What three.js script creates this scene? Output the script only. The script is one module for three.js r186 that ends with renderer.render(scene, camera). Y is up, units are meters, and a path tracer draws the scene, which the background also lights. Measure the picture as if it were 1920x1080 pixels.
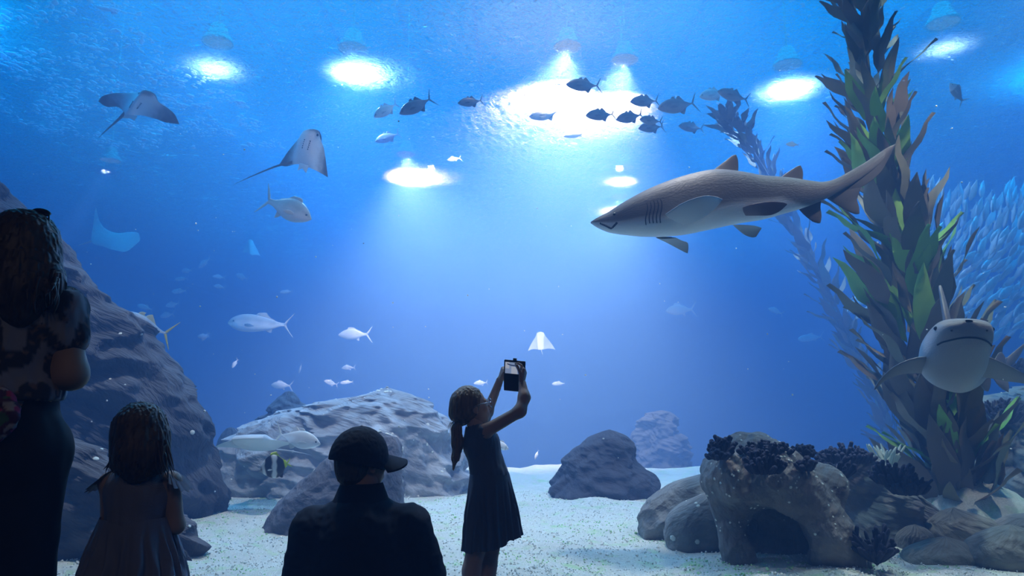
import * as THREE from 'three';
import { RoundedBoxGeometry } from 'three/addons/geometries/RoundedBoxGeometry.js';
import { mergeGeometries, mergeVertices } from 'three/addons/utils/BufferGeometryUtils.js';
import { RectAreaLightUniformsLib } from 'three/addons/lights/RectAreaLightUniformsLib.js';
import { createNoise2D, createNoise3D } from 'simplex-noise';

// ---------------------------------------------------------------- camera, light set-up, exposure
const scene = new THREE.Scene();
scene.background = new THREE.Color(0, 0, 0);          // indoors: nothing but the lamps gives light
const EYE = 1.06, PITCH = Math.atan(204 / 1300);      // eye height of a crouching photographer, looking a little up
const camera = new THREE.PerspectiveCamera(2 * Math.atan(540 / 1300) * 180 / Math.PI, 1920 / 1080, 0.05, 120);
camera.position.set(0, EYE, 0);
camera.lookAt(0, EYE + Math.sin(PITCH), -Math.cos(PITCH));
const renderer = new THREE.WebGLRenderer();
renderer.toneMapping = THREE.LinearToneMapping;
renderer.toneMappingExposure = 0.93;
renderer.shadowMap.enabled = true;
scene.fog = new THREE.FogExp2(new THREE.Color().setRGB(0.175, 0.39, 0.95), 0.075);   // water full of fine particles

const SURFACE = 6.5;                                   // height of the water surface
// lamps hung over the water: x, z, colour, intensity, half cone in degrees, lean in x and z, height over the water
const WARM = [1.0, 0.75, 0.52], COOL = [0.34, 0.62, 1.0], BLUE = [0.0, 0.42, 1.0], PALE = [0.4, 0.7, 1.0], CLEAR = [1.0, 0.93, 0.86];
const LAMPS = [
  ['bright', -2.75, -11.2, COOL, 420, 64, 0.2, 0, 0.5],
  ['bright', -2.7, -16.9, WARM, 1500, 58, 0.25, 0, 0.65],
  ['bright', 1.0, -11.7, WARM, 2200, 54, -0.24, -0.75, 0.8],
  ['bright', 2.1, -12.1, WARM, 1700, 54, -0.30, -0.75, 0.75],
  ['bright', 5.0, -11.8, COOL, 420, 62, 0, 0, 0.5],
  ['bright', 2.9, -17.2, WARM, 200, 62, -0.2, 0, 0.4],
  ['bright', 3.2, -20.0, WARM, 340, 62, -0.2, 0, 0.45],
  ['dim', -5.0, -11.0, PALE, 60, 62, 0, 0, 0.5],
  ['dim', 6.9, -10.3, PALE, 34, 62, 0, 0, 0.45],
  ['blue', -8.5, -9, BLUE, 260, 66, 0, 0, 1.2],
  ['blue', 9.5, -11, BLUE, 260, 66, 0, 0, 1.2],
  ['high', 0.5, -9.6, WARM, 60, 60, -0.1, -0.1, 2.4],
  ['narrow', -9.9, -16.4, [0.6, 0.8, 1.0], 420, 8, -0.42, 0.1, 0.3],
  ['front', -2.4, -6.0, CLEAR, 240, 40, 0, 0, 0.8],
  ['front', 1.4, -6.4, CLEAR, 260, 40, 0, 0, 0.8],
  ['front', 4.6, -5.6, [0.74, 1.0, 0.88], 190, 40, 0, 0, 0.8],
];
// small floods fixed to the wall over the viewing window, inside the tank: x, y, intensity, aim
const FLOODS = [[-3.2, 4.5, 14, [-2.5, 2.4, -9]], [1.4, 4.5, 20, [1.6, 2.4, -8]], [4.2, 4.5, 34, [3.6, 1.3, -6.4]]];
const HALL_LAMPS = [[-1.2, 2.2, 3], [1.6, 2.2, 3]];    // dim ceiling downlights behind the photographer: x, z, intensity

// a wide bluish skylight in the roof over the tank: x0, x1, z0, z1, height, colour, radiance
const SKYLIGHT = { x0: -11, x1: 11, z0: -46, z1: -5, y: 11.2, color: [0.0, 0.51, 1.0], radiance: 8.2 };
RectAreaLightUniformsLib.init();
{
  const k = SKYLIGHT, l = new THREE.RectAreaLight(new THREE.Color().setRGB(...k.color), k.radiance, k.x1 - k.x0, k.z1 - k.z0);
  l.position.set((k.x0 + k.x1) / 2, k.y - 0.05, (k.z0 + k.z1) / 2); l.lookAt(l.position.x, 0, l.position.z); l.name = 'skylight_light'; scene.add(l);
}

// ---------------------------------------------------------------- helpers
let seed = 12345;
const rnd = () => { seed = (seed * 1664525 + 1013904223) >>> 0; return seed / 4294967296; };
const rr = (a, b) => a + (b - a) * rnd();
const n2 = createNoise2D(rnd), n3 = createNoise3D(rnd);
const fbm3 = (x, y, z, o = 4) => { let s = 0, a = 0.5; for (let i = 0; i < o; i++) { s += a * n3(x, y, z); x *= 2.03; y *= 2.03; z *= 2.03; a *= 0.5; } return s; };
const fbm2 = (x, y, o = 4) => { let s = 0, a = 0.5; for (let i = 0; i < o; i++) { s += a * n2(x, y); x *= 2.03; y *= 2.03; a *= 0.5; } return s; };
const V = (x, y, z) => new THREE.Vector3(x, y, z);
const lerp = (a, b, t) => a + (b - a) * t, clamp = (x, a = 0, b = 1) => Math.min(b, Math.max(a, x));
const smooth = (a, b, x) => { const t = clamp((x - a) / (b - a)); return t * t * (3 - 2 * t); };
// world point at distance d in front of the window side of the room that a measured direction points to
function at(px, py, d) {
  const x = (px - 960) / 1300, y = (540 - py) / 1300, c = Math.cos(PITCH), s = Math.sin(PITCH);
  const Y = y * c + s, Z = c - y * s;
  return V(x / Z * d, EYE + Y / Z * d, -d);
}
function mat(r, g, b, o = {}) {
  const m = o.physical ? new THREE.MeshPhysicalMaterial() : new THREE.MeshStandardMaterial();
  m.color.setRGB(r, g, b); m.roughness = 0.8; m.metalness = 0; m.side = THREE.DoubleSide;
  const { physical, ...rest } = o; Object.assign(m, rest);
  return m;
}
const names = new Map();
function numbered(n) { const k = names.get(n) ?? 0; names.set(n, k + 1); return k ? `${n}_${String(k).padStart(3, '0')}` : n; }
function shade(o) { o.traverse((c) => { if (c.isMesh) { c.castShadow = true; c.receiveShadow = true; } }); return o; }
function tag(o, label, category, group, kind) {
  if (label) o.userData.label = label; if (category) o.userData.category = category;
  if (group) o.userData.group = group; if (kind) o.userData.kind = kind; return o;
}
function part(name, geo, m, parent, label) {
  const o = new THREE.Mesh(geo, m); o.name = name; o.castShadow = o.receiveShadow = true;
  if (label) o.userData.label = label;
  parent.add(o); return o;
}
function thing(name, label, category, pos = V(0, 0, 0), group) {
  const o = new THREE.Group(); o.name = numbered(name); o.position.copy(pos); scene.add(o);
  return tag(o, label, category, group);
}
function solo(name, geo, m, label, category, group, kind) {
  const o = part(numbered(name), geo, m, scene); return tag(o, label, category, group, kind);
}
function structure(name, geo, m, label, category) { const o = part(name, geo, m, scene); return tag(o, label, category, null, 'structure'); }
function copyOf(o, label) { const c = o.clone(); c.name = numbered(o.name.replace(/_\d{3}$/, '')); c.userData = { ...o.userData, label: label ?? o.userData.label }; scene.add(c); return c; }
const box = (x0, x1, y0, y1, z0, z1) => new THREE.BoxGeometry(x1 - x0, y1 - y0, z1 - z0).translate((x0 + x1) / 2, (y0 + y1) / 2, (z0 + z1) / 2);
function grid(nu, nv, f, closedU = false) {           // a sheet of (nu+1) x (nv+1) points with uv
  const p = [], uv = [], idx = [];
  for (let j = 0; j <= nv; j++) for (let i = 0; i <= nu; i++) { const q = f(i / nu, j / nv, i, j); p.push(q.x, q.y, q.z); uv.push(q.u ?? i / nu, q.v ?? j / nv); }
  for (let j = 0; j < nv; j++) for (let i = 0; i < nu; i++) { const a = j * (nu + 1) + i, b = a + 1, c = a + nu + 1, d = c + 1; idx.push(a, b, d, a, d, c); }
  const g = new THREE.BufferGeometry();
  g.setAttribute('position', new THREE.Float32BufferAttribute(p, 3)); g.setAttribute('uv', new THREE.Float32BufferAttribute(uv, 2)); g.setIndex(idx);
  g.computeVertexNormals();
  if (closedU) { const n = g.attributes.normal; for (let j = 0; j <= nv; j++) { const a = j * (nu + 1), b = a + nu; const x = n.getX(a) + n.getX(b), y = n.getY(a) + n.getY(b), z = n.getZ(a) + n.getZ(b), l = Math.hypot(x, y, z) || 1; n.setXYZ(a, x / l, y / l, z / l); n.setXYZ(b, x / l, y / l, z / l); } }
  return g;
}
function paint(g, f) {                                // vertex colours, linear
  const p = g.attributes.position, n = g.attributes.normal, c = new Float32Array(p.count * 3);
  for (let i = 0; i < p.count; i++) { const q = f(p.getX(i), p.getY(i), p.getZ(i), n ? n.getX(i) : 0, n ? n.getY(i) : 0, n ? n.getZ(i) : 0, i); c[i * 3] = q[0]; c[i * 3 + 1] = q[1]; c[i * 3 + 2] = q[2]; }
  g.setAttribute('color', new THREE.BufferAttribute(c, 3)); return g;
}
function dataTex(w, h, f, srgb = false, repeat = true) {
  const d = new Uint8Array(w * h * 4);
  for (let y = 0; y < h; y++) for (let x = 0; x < w; x++) { const q = f(x / w, y / h), i = (y * w + x) * 4; d[i] = clamp(q[0]) * 255; d[i + 1] = clamp(q[1]) * 255; d[i + 2] = clamp(q[2]) * 255; d[i + 3] = 255; }
  const t = new THREE.DataTexture(d, w, h); t.magFilter = THREE.LinearFilter; t.minFilter = THREE.LinearMipmapLinearFilter;
  if (repeat) t.wrapS = t.wrapT = THREE.RepeatWrapping; if (srgb) t.colorSpace = THREE.SRGBColorSpace; t.needsUpdate = true; return t;
}
// tileable noise on the unit square by walking a torus in two noise planes
const tile = (u, v, f, o = 3) => { let s = 0, a = 0.5; const T = 2 * Math.PI; for (let i = 0; i < o; i++) { const r = f / T; s += a * (n3(Math.cos(T * u) * r + 3 * i, Math.sin(T * u) * r, Math.cos(T * v) * r) + n3(Math.sin(T * v) * r + 7, Math.cos(T * u) * r + 5 * i, Math.sin(T * u) * r + Math.cos(T * v) * r)) * 0.6; f *= 2; a *= 0.5; } return s; };
const stretch = (t, a, b) => { const c = t.clone(); c.repeat.set(a, b); c.needsUpdate = true; return c; };
// ---------------------------------------------------------------- the hall
const hallDark = mat(0.03, 0.032, 0.036, { roughness: 0.9 });
const carpetTex = dataTex(128, 128, (u, v) => { const k = 0.5 + 0.5 * tile(u, v, 30, 3); return [k, k, k]; });
const GLASS_Z = -3.85;
structure('floor', box(-8, 8, -0.2, 0, GLASS_Z + 0.12, 5), mat(0.03, 0.03, 0.035, { roughness: 0.95, bumpMap: stretch(carpetTex, 30, 20), bumpScale: 0.004 }), 'dark carpeted floor of the viewing hall', 'floor');
structure('ceiling', box(-8, 8, 4.6, 4.8, GLASS_Z - 0.15, 5), hallDark, 'dark ceiling of the viewing hall', 'ceiling');
structure('wall_left', box(-8.2, -8, -0.2, 4.8, GLASS_Z - 0.15, 5), hallDark, 'dark left wall of the viewing hall', 'wall');
structure('wall_right', box(8, 8.2, -0.2, 4.8, GLASS_Z - 0.15, 5), hallDark, 'dark right wall of the viewing hall', 'wall');
structure('wall_back', box(-8.2, 8.2, -0.2, 4.8, 5, 5.2), hallDark, 'dark wall behind the visitors', 'wall');
structure('wall_front', mergeGeometries([box(-16, 16, 3.85, 11.4, GLASS_Z - 0.12, GLASS_Z + 0.12), box(-16, -7.2, -4.2, 3.85, GLASS_Z - 0.12, GLASS_Z + 0.12), box(7.2, 16, -4.2, 3.85, GLASS_Z - 0.12, GLASS_Z + 0.12), box(-7.2, 7.2, -4.2, -0.02, GLASS_Z - 0.12, GLASS_Z + 0.12)]), hallDark, 'dark wall framing the great viewing window', 'wall');
const acrylic = mat(1, 1, 1, { physical: true, transmission: 1, thickness: 0, roughness: 0.0, ior: 1.33, specularIntensity: 0.6 });
structure('window_1', new THREE.PlaneGeometry(14.4, 3.87).translate(0, 1.915, GLASS_Z), acrylic, 'great clear viewing window of the tank', 'window');

// ---------------------------------------------------------------- the tank shell
const tankPaint = mat(0.10, 0.16, 0.22, { roughness: 0.9 });
structure('wall_tank_back', box(-16.2, 16.2, -4.4, 11.4, -50.3, -50), tankPaint, 'far wall of the tank', 'wall');
structure('wall_tank_left', box(-16.3, -16, -4.4, 11.4, -50, GLASS_Z - 0.12), tankPaint, 'left wall of the tank', 'wall');
structure('wall_tank_right', box(16, 16.3, -4.4, 11.4, -50, GLASS_Z - 0.12), tankPaint, 'right wall of the tank', 'wall');
structure('floor_tank_deep', box(-16, 16, -4.4, -4.1, -50, GLASS_Z - 0.12), tankPaint, 'deep floor of the tank', 'floor');
structure('ceiling_tank', box(-16.3, 16.3, 11.4, 11.6, -50.3, GLASS_Z + 0.12), mat(0.12, 0.13, 0.15), 'dark ceiling over the tank', 'ceiling');

// the gravel ledge in front of the window: ends at a slope where the tank gets deep
const ledgeEdge = (x) => -10.9 + 0.35 * n2(x * 0.35, 3.3) + 0.12 * n2(x * 1.3, 8.1);
const gravelY = (x, z) => 0.035 * n2(x * 0.55, z * 0.55) + 0.02 * n2(x * 1.7 + 5, z * 1.7) + 0.010 * n2(x * 6, z * 6);
const gravelTex = dataTex(1024, 1024, (u, v) => {
  const a = 0.5 + 0.5 * tile(u, v, 210, 1) + 0.25 * tile(v, u, 80, 1), b = 0.5 + 0.5 * tile(v, u, 9, 3), k = clamp(0.82 + (a - 0.5) * 0.42);
  const green = clamp((b - 0.56) * 2.0);
  return [k * (1 - 0.30 * green), k * (1 - 0.03 * green), k * (0.96 - 0.40 * green)];
}, true);
const gravelBump = dataTex(1024, 1024, (u, v) => { const a = 0.5 + 0.5 * tile(u, v, 210, 1); return [a, a, a]; });
{
  const g = grid(240, 150, (u, v) => {
    const x = lerp(-14, 14, u), e = ledgeEdge(x); let z, y;
    if (v < 0.9) { z = lerp(GLASS_Z - 0.1, e, v / 0.9); y = gravelY(x, z) * smooth(0, 0.06, v); } else { const t = (v - 0.9) / 0.1; z = e - t * 1.2; y = gravelY(x, e) - Math.pow(t, 1.3) * 4.2; }
    return { x, y, z, u: x / 1.5, v: z / 1.5 };
  });
  structure('floor_gravel', g, mat(0.82, 0.86, 0.84, { map: gravelTex, bumpMap: gravelBump, bumpScale: 0.005, roughness: 0.95 }), 'pale gravel bed of the tank', 'gravel');
}
// water surface: a rippled sheet of clear water seen from below
{
  const rippleTex = dataTex(1024, 1024, (u, v) => {
    const w = tile(u, v, 3, 1) * 0.25, a = tile(u + w * 0.05, v, 14, 3), b = tile(v, u + w * 0.04, 26, 2);
    const r = 1 - Math.abs(a) * 1.6; return Array(3).fill(clamp(0.5 + 0.28 * a + 0.22 * b + 0.12 * (r - 0.5)));
  });
  const g = grid(400, 460, (u, v) => {
    const x = lerp(-15.95, 15.95, 0.5 + 0.5 * Math.sign(u - 0.5) * Math.pow(Math.abs(2 * u - 1), 1.35)), z = lerp(GLASS_Z - 0.16, -49.95, Math.pow(v, 1.5));
    const w = n2(x * 0.4, z * 0.4) * 0.6, a = n2(x * 2.1 + w, z * 3.0), b = n2(x * 4.6 + 9, z * 5.6 + w);
    return { x, z, y: SURFACE + 0.02 * n2(x * 0.7, z * 0.7) + 0.045 * (1 - Math.abs(a)) * 0.8 + 0.03 * b, u: x / 1.6, v: z / 1.6 };
  });
  const water = mat(0.92, 0.97, 1, { physical: true, transmission: 1, thickness: 0, roughness: 0.42, ior: 1.33, bumpMap: rippleTex, bumpScale: 0.12 });
  solo('water_surface', g, water, 'rippled water surface of the tank seen from below', 'water', null, 'stuff');
}
// ---------------------------------------------------------------- lamps over the water
{
  const housingGeo = new THREE.LatheGeometry([[0.0, 0.34], [0.10, 0.34], [0.13, 0.30], [0.16, 0.18], [0.25, 0.04], [0.26, 0.0], [0.24, 0.0], [0.23, 0.03]].map((q) => new THREE.Vector2(...q)), 24);
  const lensGeo = new THREE.CircleGeometry(0.23, 24).rotateX(Math.PI / 2).translate(0, 0.02, 0), rodGeo = new THREE.CylinderGeometry(0.02, 0.02, 1, 8).translate(0, 0.5, 0);
  const steel = mat(0.25, 0.26, 0.28, { metalness: 0.8, roughness: 0.45 });
  const words = ['hung farthest left of the bright ones', 'hung far back left of the middle', 'hung in the middle, left of its neighbour', 'hung in the middle, right of its neighbour', 'hung beside the kelp top', 'hung far back above the shark', 'hung farthest back above the shark', 'hung left of the ray', 'hung right of the kelp', 'over the far left water', 'over the far right water', 'hung highest over the middle', 'aimed down at the left wall', 'near the window on the left', 'near the window in the middle', 'near the window on the right'];
  LAMPS.forEach(([kind, x, z, c, I, cone, lx, lz, h], i) => {
    const t = thing('tank_lamp', `${kind} flood lamp over the water, ${words[i]}`, 'lamp', V(x, SURFACE + h, z), 'lamps over the tank');
    part('housing', housingGeo, steel, t);
    const lens = new THREE.MeshStandardMaterial({ color: 0x111111 }); lens.emissive.setRGB(...c); lens.emissiveIntensity = 0.35;
    part('lens', lensGeo, lens, t);
    const rod = part('rod', rodGeo, steel, t); rod.position.y = 0.33; rod.scale.y = 11.16 - SURFACE - h - 0.33;
    const l = new THREE.SpotLight(new THREE.Color().setRGB(...c), I, 0, cone * Math.PI / 180, 1, 2);
    l.position.set(x, SURFACE + h - 0.03, z); l.target.position.set(x + lx * 6, SURFACE + h - 6, z + lz * 6); l.shadow.radius = 9; l.castShadow = true; l.name = 'tank_lamp_light';
    scene.add(l, l.target);
  });
}
{
  const k = SKYLIGHT, t = thing('skylight', 'wide bluish skylight in the roof over the tank', 'skylight', V(0, k.y, 0));
  const glow = new THREE.MeshStandardMaterial({ color: 0x222222 }); glow.emissive.setRGB(...k.color); glow.emissiveIntensity = 0.6;
  part('window_pane', box(k.x0, k.x1, 0, 0.03, k.z0, k.z1), glow, t);
  const bars = []; for (let x = k.x0; x <= k.x1 + 0.01; x += 2) bars.push(box(x - 0.04, x + 0.04, -0.03, 0.1, k.z0, k.z1));
  for (const z of [k.z0, (k.z0 + k.z1) / 2, k.z1]) bars.push(box(k.x0, k.x1, -0.03, 0.1, z - 0.04, z + 0.04));
  part('glazing_frame', mergeGeometries(bars), mat(0.2, 0.2, 0.22), t);
}
{ // floods on the wall over the window, and the downlights in the hall
  const can = new THREE.LatheGeometry([[0, 0.16], [0.05, 0.16], [0.07, 0.13], [0.075, 0.0], [0.068, 0.0], [0.066, 0.02]].map((q) => new THREE.Vector2(...q)), 20), lensGeo = new THREE.CircleGeometry(0.066, 20).rotateX(Math.PI / 2).translate(0, 0.015, 0), black = mat(0.03, 0.03, 0.035, { roughness: 0.5 });
  const place = ['on the left', 'in the middle', 'on the right'];
  FLOODS.forEach(([x, y, I, aimAt], i) => {
    const p = V(x, y, GLASS_Z - 0.36), t = thing('wall_flood_lamp', `small black flood lamp on the wall over the window ${place[i]}`, 'lamp', p, 'floods over the window'), dir = V(...aimAt).sub(p).normalize(), head = part('housing', can, black, t);
    head.quaternion.setFromUnitVectors(V(0, -1, 0), dir);
    const m = new THREE.MeshStandardMaterial({ color: 0x111111 }); m.emissive.setRGB(...CLEAR); m.emissiveIntensity = 1; part('lens', lensGeo, m, head);
    part('bracket', box(-0.03, 0.03, -0.03, 0.03, 0.06, 0.235), black, t);
    const l = new THREE.SpotLight(new THREE.Color().setRGB(...CLEAR), I, 0, 48 * Math.PI / 180, 1, 2); l.name = 'wall_flood_light'; l.position.copy(p).addScaledVector(dir, 0.03); l.target.position.set(...aimAt); l.shadow.radius = 3; l.castShadow = true; scene.add(l, l.target);
  });
  HALL_LAMPS.forEach(([x, z, I], i) => {
    const t = thing('ceiling_downlight', `dim ceiling downlight in the hall ${i ? 'right' : 'left'} of the other`, 'lamp', V(x, 4.44, z), 'hall downlights'); part('housing', can, black, t);
    const m = new THREE.MeshStandardMaterial({ color: 0x111111 }); m.emissive.setRGB(1, 0.85, 0.7); m.emissiveIntensity = 1; part('lens', lensGeo, m, t);
    const l = new THREE.SpotLight(new THREE.Color().setRGB(1, 0.85, 0.7), I, 0, 60 * Math.PI / 180, 1, 2); l.name = 'hall_downlight_light'; l.position.set(x, 4.42, z); l.target.position.set(x * 0.8, 0.8, z - 4); l.shadow.radius = 3; l.castShadow = true; scene.add(l, l.target);
  });
}
// loose pebbles on the near gravel, and bubbles caught under the water surface
{
  const N = 26000, geo = new THREE.IcosahedronGeometry(1, 0), m = new THREE.InstancedMesh(geo, mat(0.85, 0.88, 0.86, { roughness: 0.9 }), N), M = new THREE.Matrix4(), Q = new THREE.Quaternion(), E = new THREE.Euler(), C = new THREE.Color();
  for (let i = 0; i < N; i++) {
    const d = 3.95 + 4.2 * Math.pow(rnd(), 1.6), x = rr(-0.85, 0.85) * d, z = -d, r = rr(0.003, 0.008) * (rnd() < 0.05 ? 1.6 : 1);
    E.set(rnd() * 6, rnd() * 6, rnd() * 6); Q.setFromEuler(E); M.compose(V(x, gravelY(x, z) + r * 0.2, z), Q, V(r * rr(0.8, 1.5), r * rr(0.5, 0.9), r)); m.setMatrixAt(i, M);
    const k = rr(0.72, 1), green = n2(x * 1.3, z * 1.3) > 0.35 && rnd() < 0.5; C.setRGB(k * (green ? 0.6 : 1), k, k * (green ? 0.5 : 0.96)); m.setColorAt(i, C);
  }
  m.name = 'pebbles'; scene.add(m); m.castShadow = m.receiveShadow = true; tag(m, 'loose pale pebbles strewn over the gravel bed', 'pebbles', null, 'stuff');
}
{
  const N = 3200, m = new THREE.InstancedMesh(new THREE.SphereGeometry(1, 8, 6), mat(0.9, 0.94, 1, { physical: true, roughness: 0.6, transmission: 0.5, thickness: 0 }), N), M = new THREE.Matrix4(), Q = new THREE.Quaternion();
  for (let i = 0; i < N; i++) {
    const left = i < N * 0.65; let x, z; do { x = left ? rr(-9.8, -5) : rr(-6, 9); z = rr(-14.5, -8); } while (n2(x * 0.9, z * 0.9) < -0.1);
    const r = (left ? rr(0.010, 0.034) : rr(0.006, 0.022)) * (rnd() < 0.06 ? 1.8 : 1); Q.setFromAxisAngle(V(0, 1, 0), rnd() * 6); M.compose(V(x, SURFACE - 0.03 - rr(0, 0.05), z), Q, V(r * rr(1, 2.6), r * 0.5, r)); m.setMatrixAt(i, M);
  }
  m.name = 'surface_bubbles'; scene.add(m); m.castShadow = m.receiveShadow = true; tag(m, 'pale bubbles and foam flecks under the water surface', 'bubbles', null, 'stuff');
}
{
  const N = 160, m = new THREE.InstancedMesh(new THREE.IcosahedronGeometry(1, 1), mat(0.85, 0.88, 0.85), N), M = new THREE.Matrix4(), Q = new THREE.Quaternion();
  for (let i = 0; i < N; i++) { const d = rr(4.4, 9.5), r = rr(0.0025, 0.008); M.compose(V(rr(-0.72, 0.72) * d, rr(0.3, 1.06 + 0.5 * d), -d), Q, V(r, r * rr(0.6, 1.3), r)); m.setMatrixAt(i, M); }
  m.name = 'drifting_particles'; scene.add(m); m.castShadow = m.receiveShadow = true; tag(m, 'tiny pale particles drifting in the water', 'particles', null, 'stuff');
}
// ---------------------------------------------------------------- modelling tools
const catmull = (pts) => new THREE.CatmullRomCurve3(pts, false, 'centripetal');
function curve1(rows, k) {                            // smooth interpolation of column k over column 0
  return (t) => {
    let i = 0; while (i < rows.length - 2 && t > rows[i + 1][0]) i++;
    const a = rows[Math.max(0, i - 1)], b = rows[i], c = rows[i + 1], d = rows[Math.min(rows.length - 1, i + 2)];
    const h = c[0] - b[0], u = clamp((t - b[0]) / h), m0 = c[0] - a[0] ? (c[k] - a[k]) / (c[0] - a[0]) * h : 0, m1 = d[0] - b[0] ? (d[k] - b[k]) / (d[0] - b[0]) * h : 0;
    const s = u * u, q = s * u; return (2 * q - 3 * s + 1) * b[k] + (q - 2 * s + u) * m0 + (-2 * q + 3 * s) * c[k] + (q - s) * m1;
  };
}
// body swept along a path; half(t) -> [side, top, bottom]; col(t, sine of the angle up, cosine) -> colour
function sweep(path, up, half, col, nu = 28, nv = 40, ease = true) {
  const colors = [], pos = [];
  const g = grid(nu, nv, (u, v) => {
    const t = ease ? 0.5 - 0.5 * Math.cos(Math.PI * v) : v, c = path.getPoint(t), d = path.getTangent(t).normalize();
    const side = d.clone().cross(up).normalize(), y = side.clone().cross(d).normalize(), a = u * 2 * Math.PI, sn = Math.sin(a), cs = Math.cos(a);
    const [w, ht, hb, e = 1] = half(t), px = Math.sign(cs) * Math.pow(Math.abs(cs), e) * w, py = Math.sign(sn) * Math.pow(Math.abs(sn), e) * (sn > 0 ? ht : hb);
    const q = c.addScaledVector(side, px).addScaledVector(y, py);
    colors.push(...(col ? col(t, sn, cs) : [1, 1, 1])); pos.push(q);
    return { x: q.x, y: q.y, z: q.z, u: u, v: t };
  }, true);
  g.setAttribute('color', new THREE.Float32BufferAttribute(colors, 3));
  return g;
}
// a fin between two edges, thick in the middle of the chord; col(chord, span)
function finGeo(lead, trail, thick, col, nu = 10, nv = 10) {
  const L = catmull(lead), T = catmull(trail), top = [], nrm = [];
  const rows = nv, chordN = nu, P = [], C = [];
  const mid = L.getPoint(0.5).sub(T.getPoint(0.5)), spanDir = L.getPoint(1).sub(L.getPoint(0)), n = mid.clone().cross(spanDir).normalize();
  const g = grid(2 * chordN, rows, (u, v) => {
    const k = u < 0.5 ? u * 2 : 2 - u * 2, s = u < 0.5 ? 1 : -1, c = 0.5 - 0.5 * Math.cos(Math.PI * k);
    const q = L.getPoint(v).lerp(T.getPoint(v), c).addScaledVector(n, s * thick * Math.pow(Math.sin(Math.PI * Math.pow(c, 0.7)), 0.8) * (1 - 0.75 * v) * 0.5);
    C.push(...(col ? col(c, v, s) : [1, 1, 1]));
    return { x: q.x, y: q.y, z: q.z };
  }, true);
  g.setAttribute('color', new THREE.Float32BufferAttribute(C, 3));
  return g;
}
// ---- distance fields and their surface (naive surface nets)
const len = Math.hypot;
function rcone(a, b, ra, rb) {                        // tapered capsule
  const bax = b.x - a.x, bay = b.y - a.y, baz = b.z - a.z, l2 = bax * bax + bay * bay + baz * baz || 1e-9;
  const f = (x, y, z) => { const px = x - a.x, py = y - a.y, pz = z - a.z, h = clamp((px * bax + py * bay + pz * baz) / l2); return len(px - bax * h, py - bay * h, pz - baz * h) - (ra + (rb - ra) * h); };
  f.lo = [Math.min(a.x - ra, b.x - rb), Math.min(a.y - ra, b.y - rb), Math.min(a.z - ra, b.z - rb)]; f.hi = [Math.max(a.x + ra, b.x + rb), Math.max(a.y + ra, b.y + rb), Math.max(a.z + ra, b.z + rb)];
  return f;
}
function ell(c, rx, ry, rz, frame) {                  // ellipsoid, optionally in a frame [X, Y, Z] of unit vectors
  const F = frame ?? [V(1, 0, 0), V(0, 1, 0), V(0, 0, 1)], m = Math.min(rx, ry, rz), R = Math.max(rx, ry, rz);
  const f = (x, y, z) => {
    const dx = x - c.x, dy = y - c.y, dz = z - c.z;
    const a = (dx * F[0].x + dy * F[0].y + dz * F[0].z), b = (dx * F[1].x + dy * F[1].y + dz * F[1].z), d = (dx * F[2].x + dy * F[2].y + dz * F[2].z);
    const k0 = len(a / rx, b / ry, d / rz), k1 = len(a / (rx * rx), b / (ry * ry), d / (rz * rz));
    return k1 < 1e-9 ? -m : k0 * (k0 - 1) / k1;
  };
  f.lo = [c.x - R, c.y - R, c.z - R]; f.hi = [c.x + R, c.y + R, c.z + R]; return f;
}
function blend(list, k) {                             // smooth union
  const f = (x, y, z) => { let d = list[0](x, y, z); for (let i = 1; i < list.length; i++) { const e = list[i](x, y, z), h = Math.max(k - Math.abs(d - e), 0) / k; d = Math.min(d, e) - h * h * k * 0.25; } return d; };
  f.lo = [0, 1, 2].map((i) => Math.min(...list.map((q) => q.lo[i]))); f.hi = [0, 1, 2].map((i) => Math.max(...list.map((q) => q.hi[i]))); return f;
}
function like(f, g, pad = 0) { f.lo = g.lo.map((x) => x - pad); f.hi = g.hi.map((x) => x + pad); return f; }
function carve(a, b, k) { return like((x, y, z) => { const d = a(x, y, z), e = -b(x, y, z), h = Math.max(k - Math.abs(d - e), 0) / k; return Math.max(d, e) + h * h * k * 0.25; }, a); }
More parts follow.
